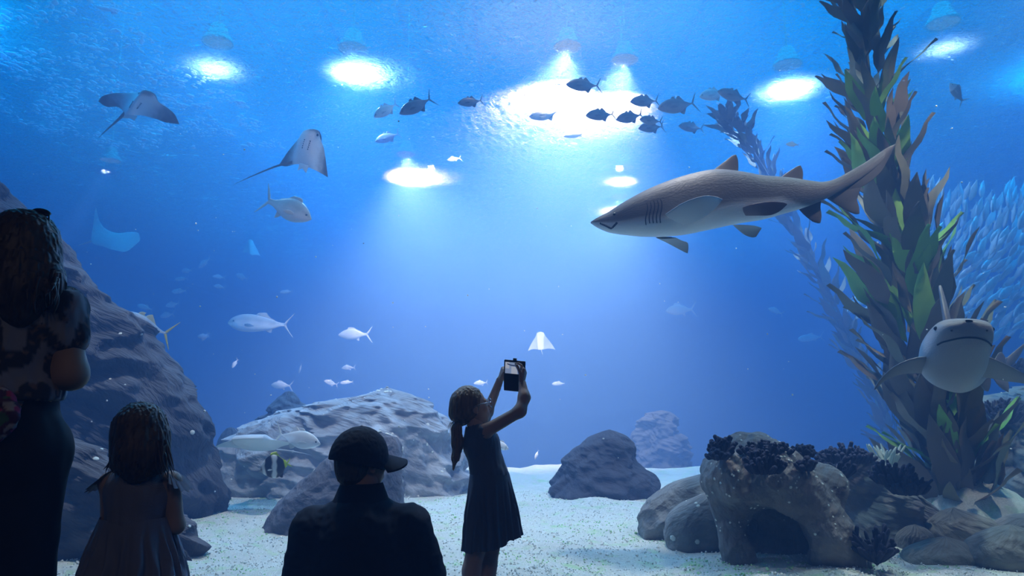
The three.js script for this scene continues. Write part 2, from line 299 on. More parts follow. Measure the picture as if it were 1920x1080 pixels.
function surfaceOf(f, cell, o = {}) {
  const lo = o.lo ?? f.lo.map((x) => x - 2.5 * cell), hi = o.hi ?? f.hi.map((x) => x + 2.5 * cell);
  const n = [0, 1, 2].map((i) => Math.ceil((hi[i] - lo[i]) / cell) + 1), [nx, ny, nz] = n, val = new Float32Array(nx * ny * nz);
  for (let k = 0, i = 0; k < nz; k++) for (let j = 0; j < ny; j++) for (let q = 0; q < nx; q++, i++) val[i] = f(lo[0] + q * cell, lo[1] + j * cell, lo[2] + k * cell);
  const vid = new Int32Array(nx * ny * nz).fill(-1), P = [], idx = [], sx = 1, sy = nx, sz = nx * ny;
  const off = [0, sx, sy, sx + sy, sz, sx + sz, sy + sz, sx + sy + sz], E = [[0, 1], [2, 3], [4, 5], [6, 7], [0, 2], [1, 3], [4, 6], [5, 7], [0, 4], [1, 5], [2, 6], [3, 7]];
  for (let k = 0; k < nz - 1; k++) for (let j = 0; j < ny - 1; j++) for (let q = 0; q < nx - 1; q++) {
    const i = q + j * sy + k * sz; let m = 0; for (let c = 0; c < 8; c++) if (val[i + off[c]] < 0) m |= 1 << c;
    if (m === 0 || m === 255) continue;
    let x = 0, y = 0, z = 0, c = 0;
    for (const [a, b] of E) { const va = val[i + off[a]], vb = val[i + off[b]]; if ((va < 0) === (vb < 0)) continue; const t = va / (va - vb); x += lerp(a & 1, b & 1, t); y += lerp((a >> 1) & 1, (b >> 1) & 1, t); z += lerp((a >> 2) & 1, (b >> 2) & 1, t); c++; }
    vid[i] = P.length / 3; P.push(lo[0] + (q + x / c) * cell, lo[1] + (j + y / c) * cell, lo[2] + (k + z / c) * cell);
  }
  const quad = (a, b, c, d, flip) => { if (a < 0 || b < 0 || c < 0 || d < 0) return; flip ? idx.push(a, c, b, a, d, c) : idx.push(a, b, c, a, c, d); };
  for (let k = 1; k < nz - 1; k++) for (let j = 1; j < ny - 1; j++) for (let q = 1; q < nx - 1; q++) {
    const i = q + j * sy + k * sz, s = val[i] < 0;
    if (s !== val[i + sx] < 0) quad(vid[i - sy - sz], vid[i - sz], vid[i], vid[i - sy], !s);
    if (s !== val[i + sy] < 0) quad(vid[i - sx - sz], vid[i - sx], vid[i], vid[i - sz], !s);
    if (s !== val[i + sz] < 0) quad(vid[i - sx - sy], vid[i - sy], vid[i], vid[i - sx], !s);
  }
  const N = new Float32Array(P.length), uv = new Float32Array(P.length / 3 * 2), e = cell * 0.5;
  for (let i = 0; i < P.length; i += 3) {
    const x = P[i], y = P[i + 1], z = P[i + 2]; const gx = f(x + e, y, z) - f(x - e, y, z), gy = f(x, y + e, z) - f(x, y - e, z), gz = f(x, y, z + e) - f(x, y, z - e), l = len(gx, gy, gz) || 1;
    N[i] = gx / l; N[i + 1] = gy / l; N[i + 2] = gz / l; uv[i / 3 * 2] = x + 0.7 * z; uv[i / 3 * 2 + 1] = y + 0.3 * z;
  }
  const g = new THREE.BufferGeometry();
  g.setAttribute('position', new THREE.Float32BufferAttribute(P, 3)); g.setAttribute('normal', new THREE.BufferAttribute(N, 3)); g.setAttribute('uv', new THREE.BufferAttribute(uv, 2)); g.setIndex(idx);
  return g;
}
function tube(pts, radius, seg = 12, rad = 6) { return new THREE.TubeGeometry(catmull(pts), seg, radius, rad, false); }
function plainMerge(list) { return mergeGeometries(list.map((g) => { const c = g.index ? g.toNonIndexed() : g.clone(); for (const k of Object.keys(c.attributes)) if (!['position', 'normal', 'uv', 'color'].includes(k)) c.deleteAttribute(k); return c; })); }
const noiseBump = dataTex(512, 512, (u, v) => { const a = 0.5 + 0.45 * tile(u, v, 12, 5); return [a, a, a]; });
const clothBump = dataTex(256, 256, (u, v) => { const a = 0.5 + 0.25 * Math.sin(u * 2 * Math.PI * 40) * Math.sin(v * 2 * Math.PI * 40) + 0.2 * tile(u, v, 20, 3); return [a, a, a]; });
// ---------------------------------------------------------------- rocks
const rockMat = new THREE.MeshStandardMaterial({ vertexColors: true, roughness: 0.92, bumpMap: noiseBump, bumpScale: 0.03 });
const barnacleGeo = new THREE.SphereGeometry(1, 6, 4), barnacleMat = mat(0.72, 0.76, 0.68, { roughness: 0.9 });
function barnacles(parent, spots) {                   // pale crusts scattered on a rock
  if (!spots.length) return;
  const m = new THREE.InstancedMesh(barnacleGeo, barnacleMat, spots.length), M = new THREE.Matrix4();
  spots.forEach(([p, n, r], i) => { const q = new THREE.Quaternion().setFromUnitVectors(V(0, 1, 0), n); M.compose(p, q, V(r, r * 0.45, r)); m.setMatrixAt(i, M); });
  m.name = 'pale_crust'; m.userData.kind = 'stuff'; m.castShadow = m.receiveShadow = true; parent.add(m);
}
function pickSpots(g, count, test, r0, r1) {
  const p = g.attributes.position, n = g.attributes.normal, out = []; let tries = 0;
  while (out.length < count && tries++ < count * 40) { const i = Math.floor(rnd() * p.count), q = V(p.getX(i), p.getY(i), p.getZ(i)), m = V(n.getX(i), n.getY(i), n.getZ(i)); if (test(q, m)) out.push([q, m, rr(r0, r1)]); }
  return out;
}
const rockTone = (c, dark) => (x, y, z) => { const a = clamp(0.5 + 0.8 * fbm3(x * 1.6, y * 1.6, z * 1.6, 4)), b = clamp(0.5 + 0.9 * fbm3(x * 7 + 3, y * 7, z * 7, 3)), k = lerp(dark, 1, 0.55 * a + 0.45 * b); return [c[0] * k, c[1] * k, c[2] * k]; };
// rows: [image y, left x, right x] of the outline at distance d; depth = half depth over half width
function outlineRock(name, label, d, rows, o = {}) {
  const { depth = 0.7, rough = 0.05, strata = 0.04, dip = 0.5, freq = 9, tone = [0.20, 0.19, 0.18], dark = 0.45, nu = 110, nv = 80, crust = 0, crustTest, lean = 0 } = o;
  rows = [...rows].sort((a, b) => b[0] - a[0]);
  const W = rows.map(([py, l, r]) => { const a = at(l, py, d), b = at(r, py, d); return [a.y, (a.x + b.x) / 2, (b.x - a.x) / 2]; });
  const y0 = Math.min(W[0][0], -0.06); W[0][0] = y0; for (let i = 1; i < W.length; i++) W[i][0] = Math.max(W[i][0], W[i - 1][0] + 0.01);
  const cx = curve1(W, 1), hw = curve1(W, 2), y1 = W[W.length - 1][0], base = V(W[0][1], y0, -d), H = y1 - y0;
  const g = grid(nu, nv, (u, v) => {
    const t = v < 0.9 ? v / 0.9 : 1, y = lerp(y0, y1, Math.pow(t, 0.85)), cap = v < 0.9 ? 1 : Math.sqrt(1 - Math.pow((v - 0.9) / 0.1, 2)), a = u * 2 * Math.PI;
    const w = Math.max(0.02, hw(y)), e = 0.82, cs = Math.sign(Math.cos(a)) * Math.pow(Math.abs(Math.cos(a)), e), sn = Math.sign(Math.sin(a)) * Math.pow(Math.abs(Math.sin(a)), e);
    const dd = Math.min(w * depth, o.maxDepth ?? 9);
    let x = cx(y) + cs * w * cap, z = -d - lean * (y - y0) + sn * dd * cap, yy = y + (v < 0.9 ? 0 : (1 - cap) * Math.min(0.10 * H, w * 0.3));
    const nx = cs, nz = sn, q = [x, yy, z];
    const s = (yy * Math.cos(dip) + x * Math.sin(dip)) * freq + 1.6 * fbm3(x * 0.9, yy * 0.9, z * 0.9, 3), ridge = 1 - Math.abs(((s % 1) + 1) % 1 - 0.5) * 2;
    const k = rough * (1.3 * fbm3(x * 1.3 + 9, yy * 1.3, z * 1.3, 3) + 0.5 * fbm3(x * 5, yy * 5, z * 5, 3)) * (o.size ?? 1) * 2 + strata * (Math.pow(ridge, 1.6) - 0.5) * (0.55 + 0.6 * n3(x * 0.8, yy * 0.8, z * 0.8)), fade = smooth(0, 0.45, w * cap);
    x += nx * k * fade; z += nz * k * fade; yy += (1 - cap) * k * 0.4 * fade;
    return { x: x - base.x, y: yy - base.y, z: z - base.z, u: u * Math.max(1, w * 4), v: yy * 1.0 };
  }, true);
  paint(g, (x, y, z) => rockTone(tone, dark)(x + base.x, y, z + base.z));
  const t = thing(name, label, 'rock', base); part('stone', g, rockMat, t);
  barnacles(t, pickSpots(g, crust, (p, n) => (crustTest ? crustTest(p, n) : true) && p.z > -0.1, 0.008, 0.024));
  return t;
}
outlineRock('slope_rock', 'huge dark rock slope rising behind the standing woman', 6.6, [[975, -700, 415], [900, -700, 420], [880, -700, 415], [770, -650, 376], [650, -600, 296], [530, -520, 182], [460, -470, 120], [390, -430, 42], [340, -400, -15], [250, -350, -140], [170, -300, -210]],
  { depth: 0.22, maxDepth: 1.5, rough: 0.05, strata: 0.19, dip: 0.9, freq: 2.6, dark: 0.3, tone: [0.10, 0.115, 0.14], nu: 200, nv: 170, crust: 60 });
outlineRock('foreground_rock', 'low dark rock ledge behind the long-haired girl', 5.0, [[1040, -150, 392], [1010, -200, 372], [960, -220, 310], [900, -220, 255], [850, -200, 190], [815, -180, 120], [790, -120, 40]],
  { depth: 0.3, maxDepth: 0.75, rough: 0.045, dip: 0.7, freq: 5, strata: 0.1, tone: [0.12, 0.12, 0.13], crust: 30 });
outlineRock('speckled_rock', 'leaning grey rock with pale spots beside the capped man', 6.0, [[978, 495, 760], [930, 530, 757], [880, 585, 757], [850, 632, 755], [830, 662, 750], [819, 682, 742]],
  { depth: 0.6, rough: 0.03, strata: 0.025, dip: -0.7, freq: 10, tone: [0.15, 0.16, 0.19], crust: 46, crustTest: (p, n) => n.z > 0.1 });
outlineRock('layered_rock', 'broad pale rock hump with bright layered ledges behind the capped man', 8.3, [[928, 400, 880], [880, 405, 876], [840, 425, 864], [800, 465, 850], [775, 515, 828], [758, 585, 802], [746, 650, 782], [739, 684, 768], [735, 696, 756]],
  { depth: 0.5, maxDepth: 1.2, rough: 0.06, strata: 0.11, dip: 0.15, freq: 4.4, tone: [0.46, 0.50, 0.53], dark: 0.3, nu: 170, nv: 120, crust: 60 });
outlineRock('dark_boulder', 'small dark boulder beyond the stingray', 9.0, [[905, 398, 470], [840, 408, 455], [815, 415, 450], [803, 425, 440]], { rough: 0.05, tone: [0.10, 0.12, 0.14] });
outlineRock('bushy_boulder', 'dark lumpy boulder beyond the silver fish', 9.4, [[900, 460, 610], [800, 475, 590], [770, 500, 580], [748, 520, 560], [735, 535, 550]], { rough: 0.12, tone: [0.10, 0.12, 0.14] });
outlineRock('cone_rock', 'dome shaped blue grey rock alone on the gravel', 7.9, [[918, 1030, 1232], [895, 1043, 1222], [860, 1070, 1203], [835, 1092, 1190], [818, 1112, 1172], [809, 1130, 1155]], { depth: 0.8, rough: 0.06, strata: 0.03, dip: 1.0, freq: 6, tone: [0.055, 0.065, 0.085] });
outlineRock('far_rock', 'faint tall rock in the deep water behind the dome rock', 17, [[905, 1180, 1300], [840, 1190, 1290], [790, 1205, 1272], [775, 1220, 1260]], { rough: 0.12, tone: [0.05, 0.065, 0.085] });
outlineRock('banded_rock', 'low grey banded rock left of the hollow rock', 5.6, [[972, 1195, 1360], [945, 1205, 1365], [915, 1240, 1365], [900, 1275, 1360], [893, 1300, 1345]], { depth: 0.7, rough: 0.03, strata: 0.05, dip: -0.8, freq: 8, tone: [0.26, 0.28, 0.28] });
outlineRock('rounded_rock', 'rounded grey rock against the left foot of the hollow rock', 5.2, [[1000, 1248, 1365], [975, 1252, 1365], [948, 1275, 1362], [932, 1305, 1355], [925, 1320, 1345]], { depth: 0.8, rough: 0.03, strata: 0.025, dip: -0.9, tone: [0.27, 0.29, 0.28], crust: 18 });
outlineRock('back_ridge_rock', 'tall grey rock with dark coral behind the hollow rock', 5.5, [[1020, 1500, 1790], [980, 1510, 1770], [930, 1530, 1730], [890, 1545, 1690], [865, 1565, 1655], [850, 1585, 1630]], { depth: 0.45, rough: 0.05, strata: 0.05, dip: 1.0, freq: 4, tone: [0.25, 0.255, 0.25], crust: 40, crustTest: (p, n) => n.z > 0 });
outlineRock('flat_stone', 'flat dark stone slab at the kelp foot', 5.3, [[1010, 1730, 1900], [990, 1735, 1880], [970, 1750, 1850], [958, 1765, 1810]], { depth: 0.6, rough: 0.03, strata: 0.03, tone: [0.22, 0.24, 0.21] });
outlineRock('round_stone', 'rounded stone at the right edge of the gravel', 4.75, [[1052, 1815, 1960], [1030, 1812, 1965], [1005, 1835, 1950], [991, 1865, 1925]], { depth: 0.8, rough: 0.025, strata: 0.02, tone: [0.24, 0.25, 0.22] });
outlineRock('low_stone', 'low greenish stone lying in front of its neighbours', 4.85, [[1050, 1692, 1838], [1035, 1700, 1835], [1018, 1730, 1812], [1010, 1755, 1790]], { depth: 0.7, rough: 0.02, strata: 0.02, tone: [0.25, 0.27, 0.23] });
outlineRock('squat_stone', 'squat grey stone behind the low greenish stone', 5.15, [[1030, 1680, 1752], [1005, 1684, 1748], [990, 1698, 1735], [985, 1708, 1722]], { depth: 0.8, rough: 0.025, strata: 0.02, tone: [0.22, 0.24, 0.22] });
outlineRock('edge_stone', 'dark stone at the right picture edge above the round stone', 5.25, [[1010, 1860, 1990], [985, 1865, 1985], [968, 1890, 1970]], { depth: 0.7, rough: 0.03, strata: 0.03, tone: [0.2, 0.21, 0.2] });
outlineRock('rear_cliff_rock', 'tall shadowy rock at the right edge behind the small shark', 7.4, [[965, 1800, 2200], [900, 1808, 2200], [830, 1815, 2180], [780, 1832, 2150], [745, 1862, 2120], [725, 1920, 2080]], { depth: 0.4, maxDepth: 0.9, rough: 0.16, strata: 0.05, tone: [0.26, 0.30, 0.30], dark: 0.3 });
// mound of pale gravel at the kelp foot
{
  const c = at(1835, 985, 6.3), g = grid(60, 30, (u, v) => { const a = u * 2 * Math.PI, r = v; const x = Math.cos(a) * r * 0.75, z = Math.sin(a) * r * 0.55; return { x, z, y: 0.36 * Math.pow(Math.cos(r * Math.PI / 2), 1.4) + 0.02 * n2(x * 7, z * 7) - 0.03, u: x / 1.5, v: z / 1.5 }; });
  const o = solo('gravel_mound', g, mat(0.80, 0.86, 0.80, { map: gravelTex, bumpMap: gravelBump, bumpScale: 0.005, roughness: 0.95 }), 'mound of pale green tinted gravel at the kelp foot', 'gravel');
  o.position.set(c.x, 0, -6.3);
}
// the hollow rock: a lump with a cave under a thick sloping arm
{
  const D = 4.75, b = at(1480, 1060, D), base = V(b.x, 0, -D), s = at(1481, 960, D).x - at(1480, 960, D).x, J = (x, y, dz = 0) => at(x, y, D + dz).sub(base);
  const z5 = (X, Y, dz = 0) => J(1180 + X * 0.3854, 780 + Y * 0.3854, dz), r = (q) => q * 0.3854 * s;
  const solid = blend([
    ell(z5(620, 290, 0.1), r(235), r(180), 0.40), ell(z5(460, 300, 0), r(95), r(130), 0.30), rcone(z5(455, 330, 0.02), z5(540, 640, 0.0), r(75), r(85)), rcone(z5(540, 640, 0), z5(560, 800, -0.02), r(85), r(110)),
    rcone(z5(820, 390, -0.08), z5(960, 600, -0.12), r(140), r(135)), rcone(z5(960, 600, -0.12), z5(1080, 820, -0.1), r(135), r(130)), ell(z5(900, 340, 0.15), r(150), r(120), 0.3),
    rcone(z5(700, 560, 0.5), z5(900, 700, 0.45), r(250), r(250)), ell(z5(760, 800, -0.02), r(220), r(70), 0.25), ell(z5(600, 145, 0.15), r(130), r(60), 0.2),
  ], 0.07);
  const cave = blend([ell(z5(700, 590, 0.05), r(140), r(130), 0.35), rcone(z5(640, 560, -0.3), z5(740, 650, -0.35), r(95), r(105)), rcone(z5(600, 500, -0.2), z5(760, 640, 0.1), r(70), r(130))], 0.05);
  const hollow = carve(solid, cave, 0.05);
  const f = like((x, y, z) => { const X = x + base.x, Z = z + base.z; return hollow(x, y, z) + 0.035 * fbm3(X * 3, y * 3, Z * 3, 4) + 0.012 * fbm3(X * 12, y * 12, Z * 12, 3); }, solid, 0.06);
  f.lo[1] = -0.05;
  const g = surfaceOf(f, 0.02, { lo: [f.lo[0], -0.05, f.lo[2]] });
  paint(g, (x, y, z) => { const [p, q, w] = rockTone([0.26, 0.245, 0.23], 0.4)(x, y, z), k = smooth(0.15, 0.5, fbm3(x * 2 + 5, y * 2, z * 2, 2)); return [p, q * (1 - 0.06 * k), w * (1 - 0.12 * k)]; });
  const t = thing('hollow_rock', 'big brownish rock with a dark cave under its sloping arm', 'rock', base); part('stone', g, rockMat, t);
  barnacles(t, pickSpots(g, 130, (p, n) => n.z > 0.15 && p.y > 0.12 && fbm3(p.x * 4, p.y * 4, 7, 2) > 0.05, 0.004, 0.011));
}
// dark bushy soft corals growing on the rocks
{
  const coralMat = mat(0.018, 0.022, 0.05, { roughness: 0.85 });
  const lobe = new THREE.CapsuleGeometry(1, 2.6, 3, 7).translate(0, 1.6, 0);
  const bush = (px, py, d, w, h, label, n = 46) => {
    const c = at(px, py, d), s = d / 1330, t = thing('dark_coral', label, 'coral', c, 'dark bushy corals on the rocks'), list = [];
    for (let i = 0; i < n; i++) {
      const a = rnd() * 2 * Math.PI, q = Math.sqrt(rnd()), x = Math.cos(a) * q * w * s * 0.5, z = Math.sin(a) * q * Math.min(w, 46) * s * 0.42, hh = h * s * (0.45 + 0.55 * (1 - q * q)) * rr(0.7, 1.1);
      const m = new THREE.Matrix4(), dir = V(x * 2.2 / (w * s) + rr(-0.25, 0.25), 0.9, z * 2 / (w * s) + rr(-0.2, 0.35)).normalize(), r = rr(0.011, 0.019);
      m.compose(V(x, -h * s * 0.45, z), new THREE.Quaternion().setFromUnitVectors(V(0, 1, 0), dir), V(r, hh / 4, r)); list.push(lobe.clone().applyMatrix4(m));
      for (let k = 0; k < 2; k++) { const d2 = dir.clone().add(V(rr(-0.7, 0.7), rr(-0.1, 0.3), rr(-0.5, 0.7))).normalize(), p = V(x, -h * s * 0.45, z).addScaledVector(dir, hh * rr(0.35, 0.8)); m.compose(p, new THREE.Quaternion().setFromUnitVectors(V(0, 1, 0), d2), V(r * 0.8, hh / 11, r * 0.8)); list.push(lobe.clone().applyMatrix4(m)); }
    }
    part('branches', mergeGeometries(list), coralMat, t);
  };
  bush(1352, 836, 4.6, 30, 38, 'small upright dark coral on the left shoulder of the hollow rock', 26);
  bush(1345, 850, 4.5, 34, 22, 'low dark coral on the left brow of the hollow rock', 18);
  bush(1435, 838, 4.6, 90, 26, 'long dark coral mat along the crest of the hollow rock', 60);
  bush(1432, 866, 4.35, 60, 40, 'dark coral bush hanging on the front of the hollow rock', 44);
  bush(1490, 843, 4.75, 70, 26, 'dark coral mat on the right of the hollow rock crest', 44);
  bush(1512, 868, 4.5, 30, 26, 'small dark coral beside the top of the sloping arm', 20);
  bush(1560, 872, 5.05, 60, 44, 'dark coral bush between the hollow rock and the tall grey rock', 44);
  bush(1585, 850, 5.4, 100, 34, 'wide dark coral mat on the tall grey rock', 66);
  bush(1672, 884, 5.0, 60, 44, 'dark coral bush on the right shoulder of the tall grey rock', 46);
  bush(1702, 905, 4.95, 54, 40, 'dark coral bush lowest on the right of the tall grey rock', 40);
  bush(1640, 1015, 4.45, 26, 70, 'dark coral strip along the foot of the sloping arm', 40);
  bush(1880, 770, 7.0, 60, 44, 'dark coral bush on the rock behind the small shark', 40);
  bush(1900, 690, 7.1, 60, 40, 'dark coral bush at the right picture edge over the rear rock', 40);
  const pale = at(1660, 848, 6.2), t = thing('pale_coral', 'small pale green coral tuft left of the kelp foot', 'coral', pale), l2 = [];
  for (let i = 0; i < 26; i++) { const a = rnd() * 6.28, dir = V(Math.cos(a) * 0.6, 1, Math.sin(a) * 0.6).normalize(), m = new THREE.Matrix4().compose(V(Math.cos(a) * 0.04 * rnd() + rr(-0.05, 0.05), -0.12, rr(-0.04, 0.04)), new THREE.Quaternion().setFromUnitVectors(V(0, 1, 0), dir), V(0.012, rr(0.03, 0.06), 0.012)); l2.push(lobe.clone().applyMatrix4(m)); }
  part('branches', mergeGeometries(l2), mat(0.35, 0.45, 0.36), t);
}
// ---------------------------------------------------------------- kelp
const bladeGeos = [0, 1, 2].map((k) => grid(2, 7, (u, v) => {
  const w = 0.125 * Math.pow(Math.sin(Math.PI * Math.pow(v, 0.62)), 0.8) * (1 + 0.1 * k) + 0.004, x = (u - 0.5) * 2 * w, bend = [0.10, 0.22, -0.08][k];
  return { x: x + 0.03 * Math.sin(v * 5 + k), y: v, z: bend * v * v + Math.abs(u - 0.5) * 0.08 * Math.sin(v * 9 + k * 2) + (u === 0.5 ? 0.015 : 0) };
}));
const kelpMats = [mat(0.10, 0.082, 0.055), mat(0.14, 0.11, 0.07), mat(0.12, 0.12, 0.065), mat(0.18, 0.155, 0.10), mat(0.20, 0.44, 0.07)];
for (const m of kelpMats) { m.roughness = 0.7; }
function kelp(label, pts, count, bladeLen, width, greens, density = 1) {
  const P = pts.map(([px, py, d]) => at(px, py, d)), base = P[P.length - 1].clone(), c = catmull(P.map((p) => p.clone().sub(base)));
  const t = thing('kelp', label, 'kelp', base, null);
  part('stem', new THREE.TubeGeometry(c, 60, 0.022, 7, false), kelpMats[0], t);
  for (let i = 0; i < count; i++) {
    const s = (i + rnd()) / count, p = c.getPoint(s), tan = c.getTangent(s).normalize().multiplyScalar(-1);   // upwards
    const a = rnd() * 2 * Math.PI, out = V(Math.cos(a), 0, Math.sin(a)), open = rr(0.12, 0.85), L = bladeLen(s) * rr(0.75, 1.2);
    const dir = tan.clone().multiplyScalar(1).addScaledVector(out, open).normalize(), face = out.clone().addScaledVector(dir, -out.dot(dir)).normalize(), side = dir.clone().cross(face).normalize();
    const w = width(s), m = new THREE.Matrix4().makeBasis(side, dir, side.clone().cross(dir));
    const green = greens.some(([g0, g1]) => s > g0 && s < g1) && rnd() < 0.24;
    const b = part('blade', bladeGeos[i % 3], kelpMats[green ? 4 : Math.floor(rnd() * 4)], t);
    b.quaternion.setFromRotationMatrix(m); b.rotateY(rr(-0.7, 0.7)); b.position.copy(p).addScaledVector(out, w * rr(0.1, 0.75)).addScaledVector(tan, -L * 0.35); b.scale.set(L * rr(0.7, 1.15), L, L);
  }
  return t;
}
seed = 4242;
kelp('tall brown kelp column with bright green blades beside the shark tail', [[1615, -60, 6.15], [1622, 80, 6.15], [1640, 220, 6.15], [1662, 330, 6.20], [1690, 450, 6.25], [1710, 560, 6.30], [1735, 680, 6.35], [1760, 790, 6.40], [1778, 870, 6.40], [1790, 950, 6.40]], 300, (s) => lerp(0.46, 0.70, smooth(0.1, 0.55, s)), (s) => lerp(0.20, 0.40, smooth(0.05, 0.7, s)) * (1 - 0.7 * smooth(0.9, 1, s)), [[0.18, 0.34], [0.42, 0.6], [0.76, 0.92]]);
kelp('slender bluish kelp strand in the distance behind the shark', [[1352, 205, 10.9], [1385, 245, 11.4], [1440, 330, 12.1], [1475, 400, 12.2], [1520, 480, 12.2], [1570, 580, 12.2], [1610, 670, 12.2], [1650, 760, 12.2], [1690, 850, 12.2]], 200, () => 0.5, () => 0.17, []);
// ---------------------------------------------------------------- sharks
const skinMat = new THREE.MeshStandardMaterial({ vertexColors: true, roughness: 0.55, bumpMap: stretch(noiseBump, 6, 6), bumpScale: 0.003, side: THREE.DoubleSide });
const finMat = new THREE.MeshStandardMaterial({ vertexColors: true, roughness: 0.6, side: THREE.DoubleSide });
const darkLine = mat(0.02, 0.025, 0.035), eyeMat = mat(0.012, 0.012, 0.015, { roughness: 0.15 }), toothMat = mat(0.8, 0.8, 0.75, { roughness: 0.4 });
const mix3 = (a, b, t) => [lerp(a[0], b[0], t), lerp(a[1], b[1], t), lerp(a[2], b[2], t)];
{
  const D = 5.4, c = at(1400, 370, D), s = (at(1401, 370, D).x - at(1400, 370, D).x) / 3;
  const X = (x, y, z = 0) => V((x - 960) * s, (390 - y) * s, z);        // drawing units: a third of an image pixel
  const t = thing('shark', 'large grey shark with pale belly swimming left in front of the kelp', 'shark', c);
  const rows = [[80, 532, 540, 8], [110, 512, 560, 26], [150, 492, 580, 44], [200, 468, 598, 62], [330, 395, 618, 96], [450, 338, 622, 112], [560, 297, 614, 120], [680, 263, 592, 122], [780, 247, 573, 118], [900, 262, 553, 106], [1000, 283, 538, 94], [1120, 295, 506, 74], [1200, 303, 484, 60], [1285, 316, 454, 44], [1370, 322, 416, 30], [1450, 300, 372, 22], [1560, 240, 306, 16], [1680, 168, 220, 11], [1790, 92, 112, 5]];
  const R = rows.map(([x, a, b, w]) => [(x - 80) / 1710, (a + b) / 2, (b - a) / 2, w]), cy = curve1(R, 1), hh = curve1(R, 2), hw = curve1(R, 3);
  const path = { getPoint: (q) => X(80 + q * 1710, cy(q), 0.18 * Math.sin(q * 3.0) * q), getTangent: (q) => { const e = 0.004; return path.getPoint(Math.min(1, q + e)).sub(path.getPoint(Math.max(0, q - e))); } };
  const back = [0.075, 0.078, 0.085], flank = [0.14, 0.14, 0.145], belly = [0.78, 0.82, 0.82];
  const g = sweep(path, V(0, 1, 0), (q) => [hw(q) * s, hh(q) * s, hh(q) * s, 0.92], (q, sn, cs) => {
    const line = -0.38 + 0.10 * Math.sin(q * 14) - 0.75 * smooth(0.58, 0.72, q) + 0.2 * smooth(0.12, 0.0, q), k = smooth(line + 0.16, line - 0.16, sn);
    const m = mix3(flank, back, smooth(0.1, 0.9, sn)); return mix3(m, belly, k);
  }, 40, 110, false);
  part('body', g, skinMat, t);
  const fc = (a, b) => (ch, sp) => mix3(a, b, sp), dk = [0.06, 0.062, 0.07], md = [0.13, 0.13, 0.135];
  part('dorsal_fin', finGeo([X(735, 268), X(785, 226), X(850, 176), X(896, 142), X(910, 140)], [X(935, 290), X(920, 255), X(923, 210), X(922, 165), X(914, 142)], 26 * s, fc(md, dk)), finMat, t);
  part('second_dorsal_fin', finGeo([X(1112, 312), X(1165, 268), X(1222, 228), X(1262, 205), X(1274, 204)], [X(1296, 334), X(1282, 296), X(1286, 258), X(1285, 226), X(1277, 206)], 18 * s, fc(md, dk)), finMat, t);
  part('anal_fin', finGeo([X(1235, 460, 0.03), X(1270, 500, 0.03), X(1310, 535, 0.03), X(1345, 546, 0.03), X(1354, 544, 0.03)], [X(1372, 410, 0.03), X(1362, 450, 0.03), X(1365, 500, 0.03), X(1358, 535, 0.03), X(1355, 543, 0.03)], 14 * s, fc([0.10, 0.08, 0.08], dk)), finMat, t);
  part('tail_fin', finGeo([X(1370, 335, 0.05), X(1470, 290, 0.06), X(1620, 200, 0.05), X(1760, 108, 0.04), X(1812, 84, 0.03)], [X(1400, 405, 0.05), X(1580, 348, 0.06), X(1700, 262, 0.05), X(1752, 190, 0.04), X(1813, 86, 0.03)], 26 * s, fc(md, dk), 12, 16), finMat, t);
  part('tail_fin', finGeo([X(1385, 400, 0.05), X(1440, 440, 0.05), X(1500, 478, 0.05), X(1545, 497, 0.05), X(1566, 496, 0.05)], [X(1590, 310, 0.06), X(1585, 350, 0.06), X(1562, 410, 0.05), X(1570, 455, 0.05), X(1570, 490, 0.05)], 16 * s, fc(md, dk)), finMat, t);
  // pectoral fins: the near one hangs down towards the window, the far one shows below the belly
  part('pectoral_fin', finGeo([X(455, 540, 0.28), X(520, 512, 0.46), X(600, 505, 0.60), X(640, 530, 0.70), X(658, 556, 0.76)], [X(560, 600, 0.26), X(600, 600, 0.42), X(630, 590, 0.55), X(650, 572, 0.68), X(656, 560, 0.75)], 18 * s, (a, b) => mix3([0.46, 0.50, 0.50], [0.16, 0.17, 0.18], smooth(0.75, 1, b) * 0.9 + smooth(0.12, 0, a) * 0.4)), finMat, t);
  part('pectoral_fin', finGeo([X(470, 590, -0.20), X(540, 600, -0.3), X(620, 614, -0.42), X(690, 628, -0.52), X(716, 629, -0.56)], [X(590, 590, -0.20), X(640, 592, -0.3), X(690, 588, -0.4), X(712, 606, -0.5), X(718, 626, -0.56)], 16 * s, fc([0.4, 0.43, 0.43], [0.14, 0.15, 0.16])), finMat, t);
  part('pelvic_fin', finGeo([X(880, 490, 0.2), X(920, 488, 0.3), X(1000, 486, 0.36), X(1060, 496, 0.38), X(1078, 504, 0.38)], [X(905, 530, 0.18), X(950, 548, 0.28), X(1000, 556, 0.34), X(1040, 540, 0.37), X(1076, 508, 0.38)], 12 * s, fc([0.12, 0.08, 0.075], [0.06, 0.045, 0.05])), finMat, t);
  part('pelvic_fin', finGeo([X(885, 540, -0.05), X(930, 565, -0.1), X(980, 586, -0.15), X(1030, 592, -0.18), X(1045, 588, -0.18)], [X(1010, 545, -0.05), X(1050, 545, -0.1), X(1070, 545, -0.14), X(1060, 566, -0.17), X(1048, 586, -0.18)], 12 * s, fc([0.4, 0.43, 0.43], [0.12, 0.12, 0.13])), finMat, t);
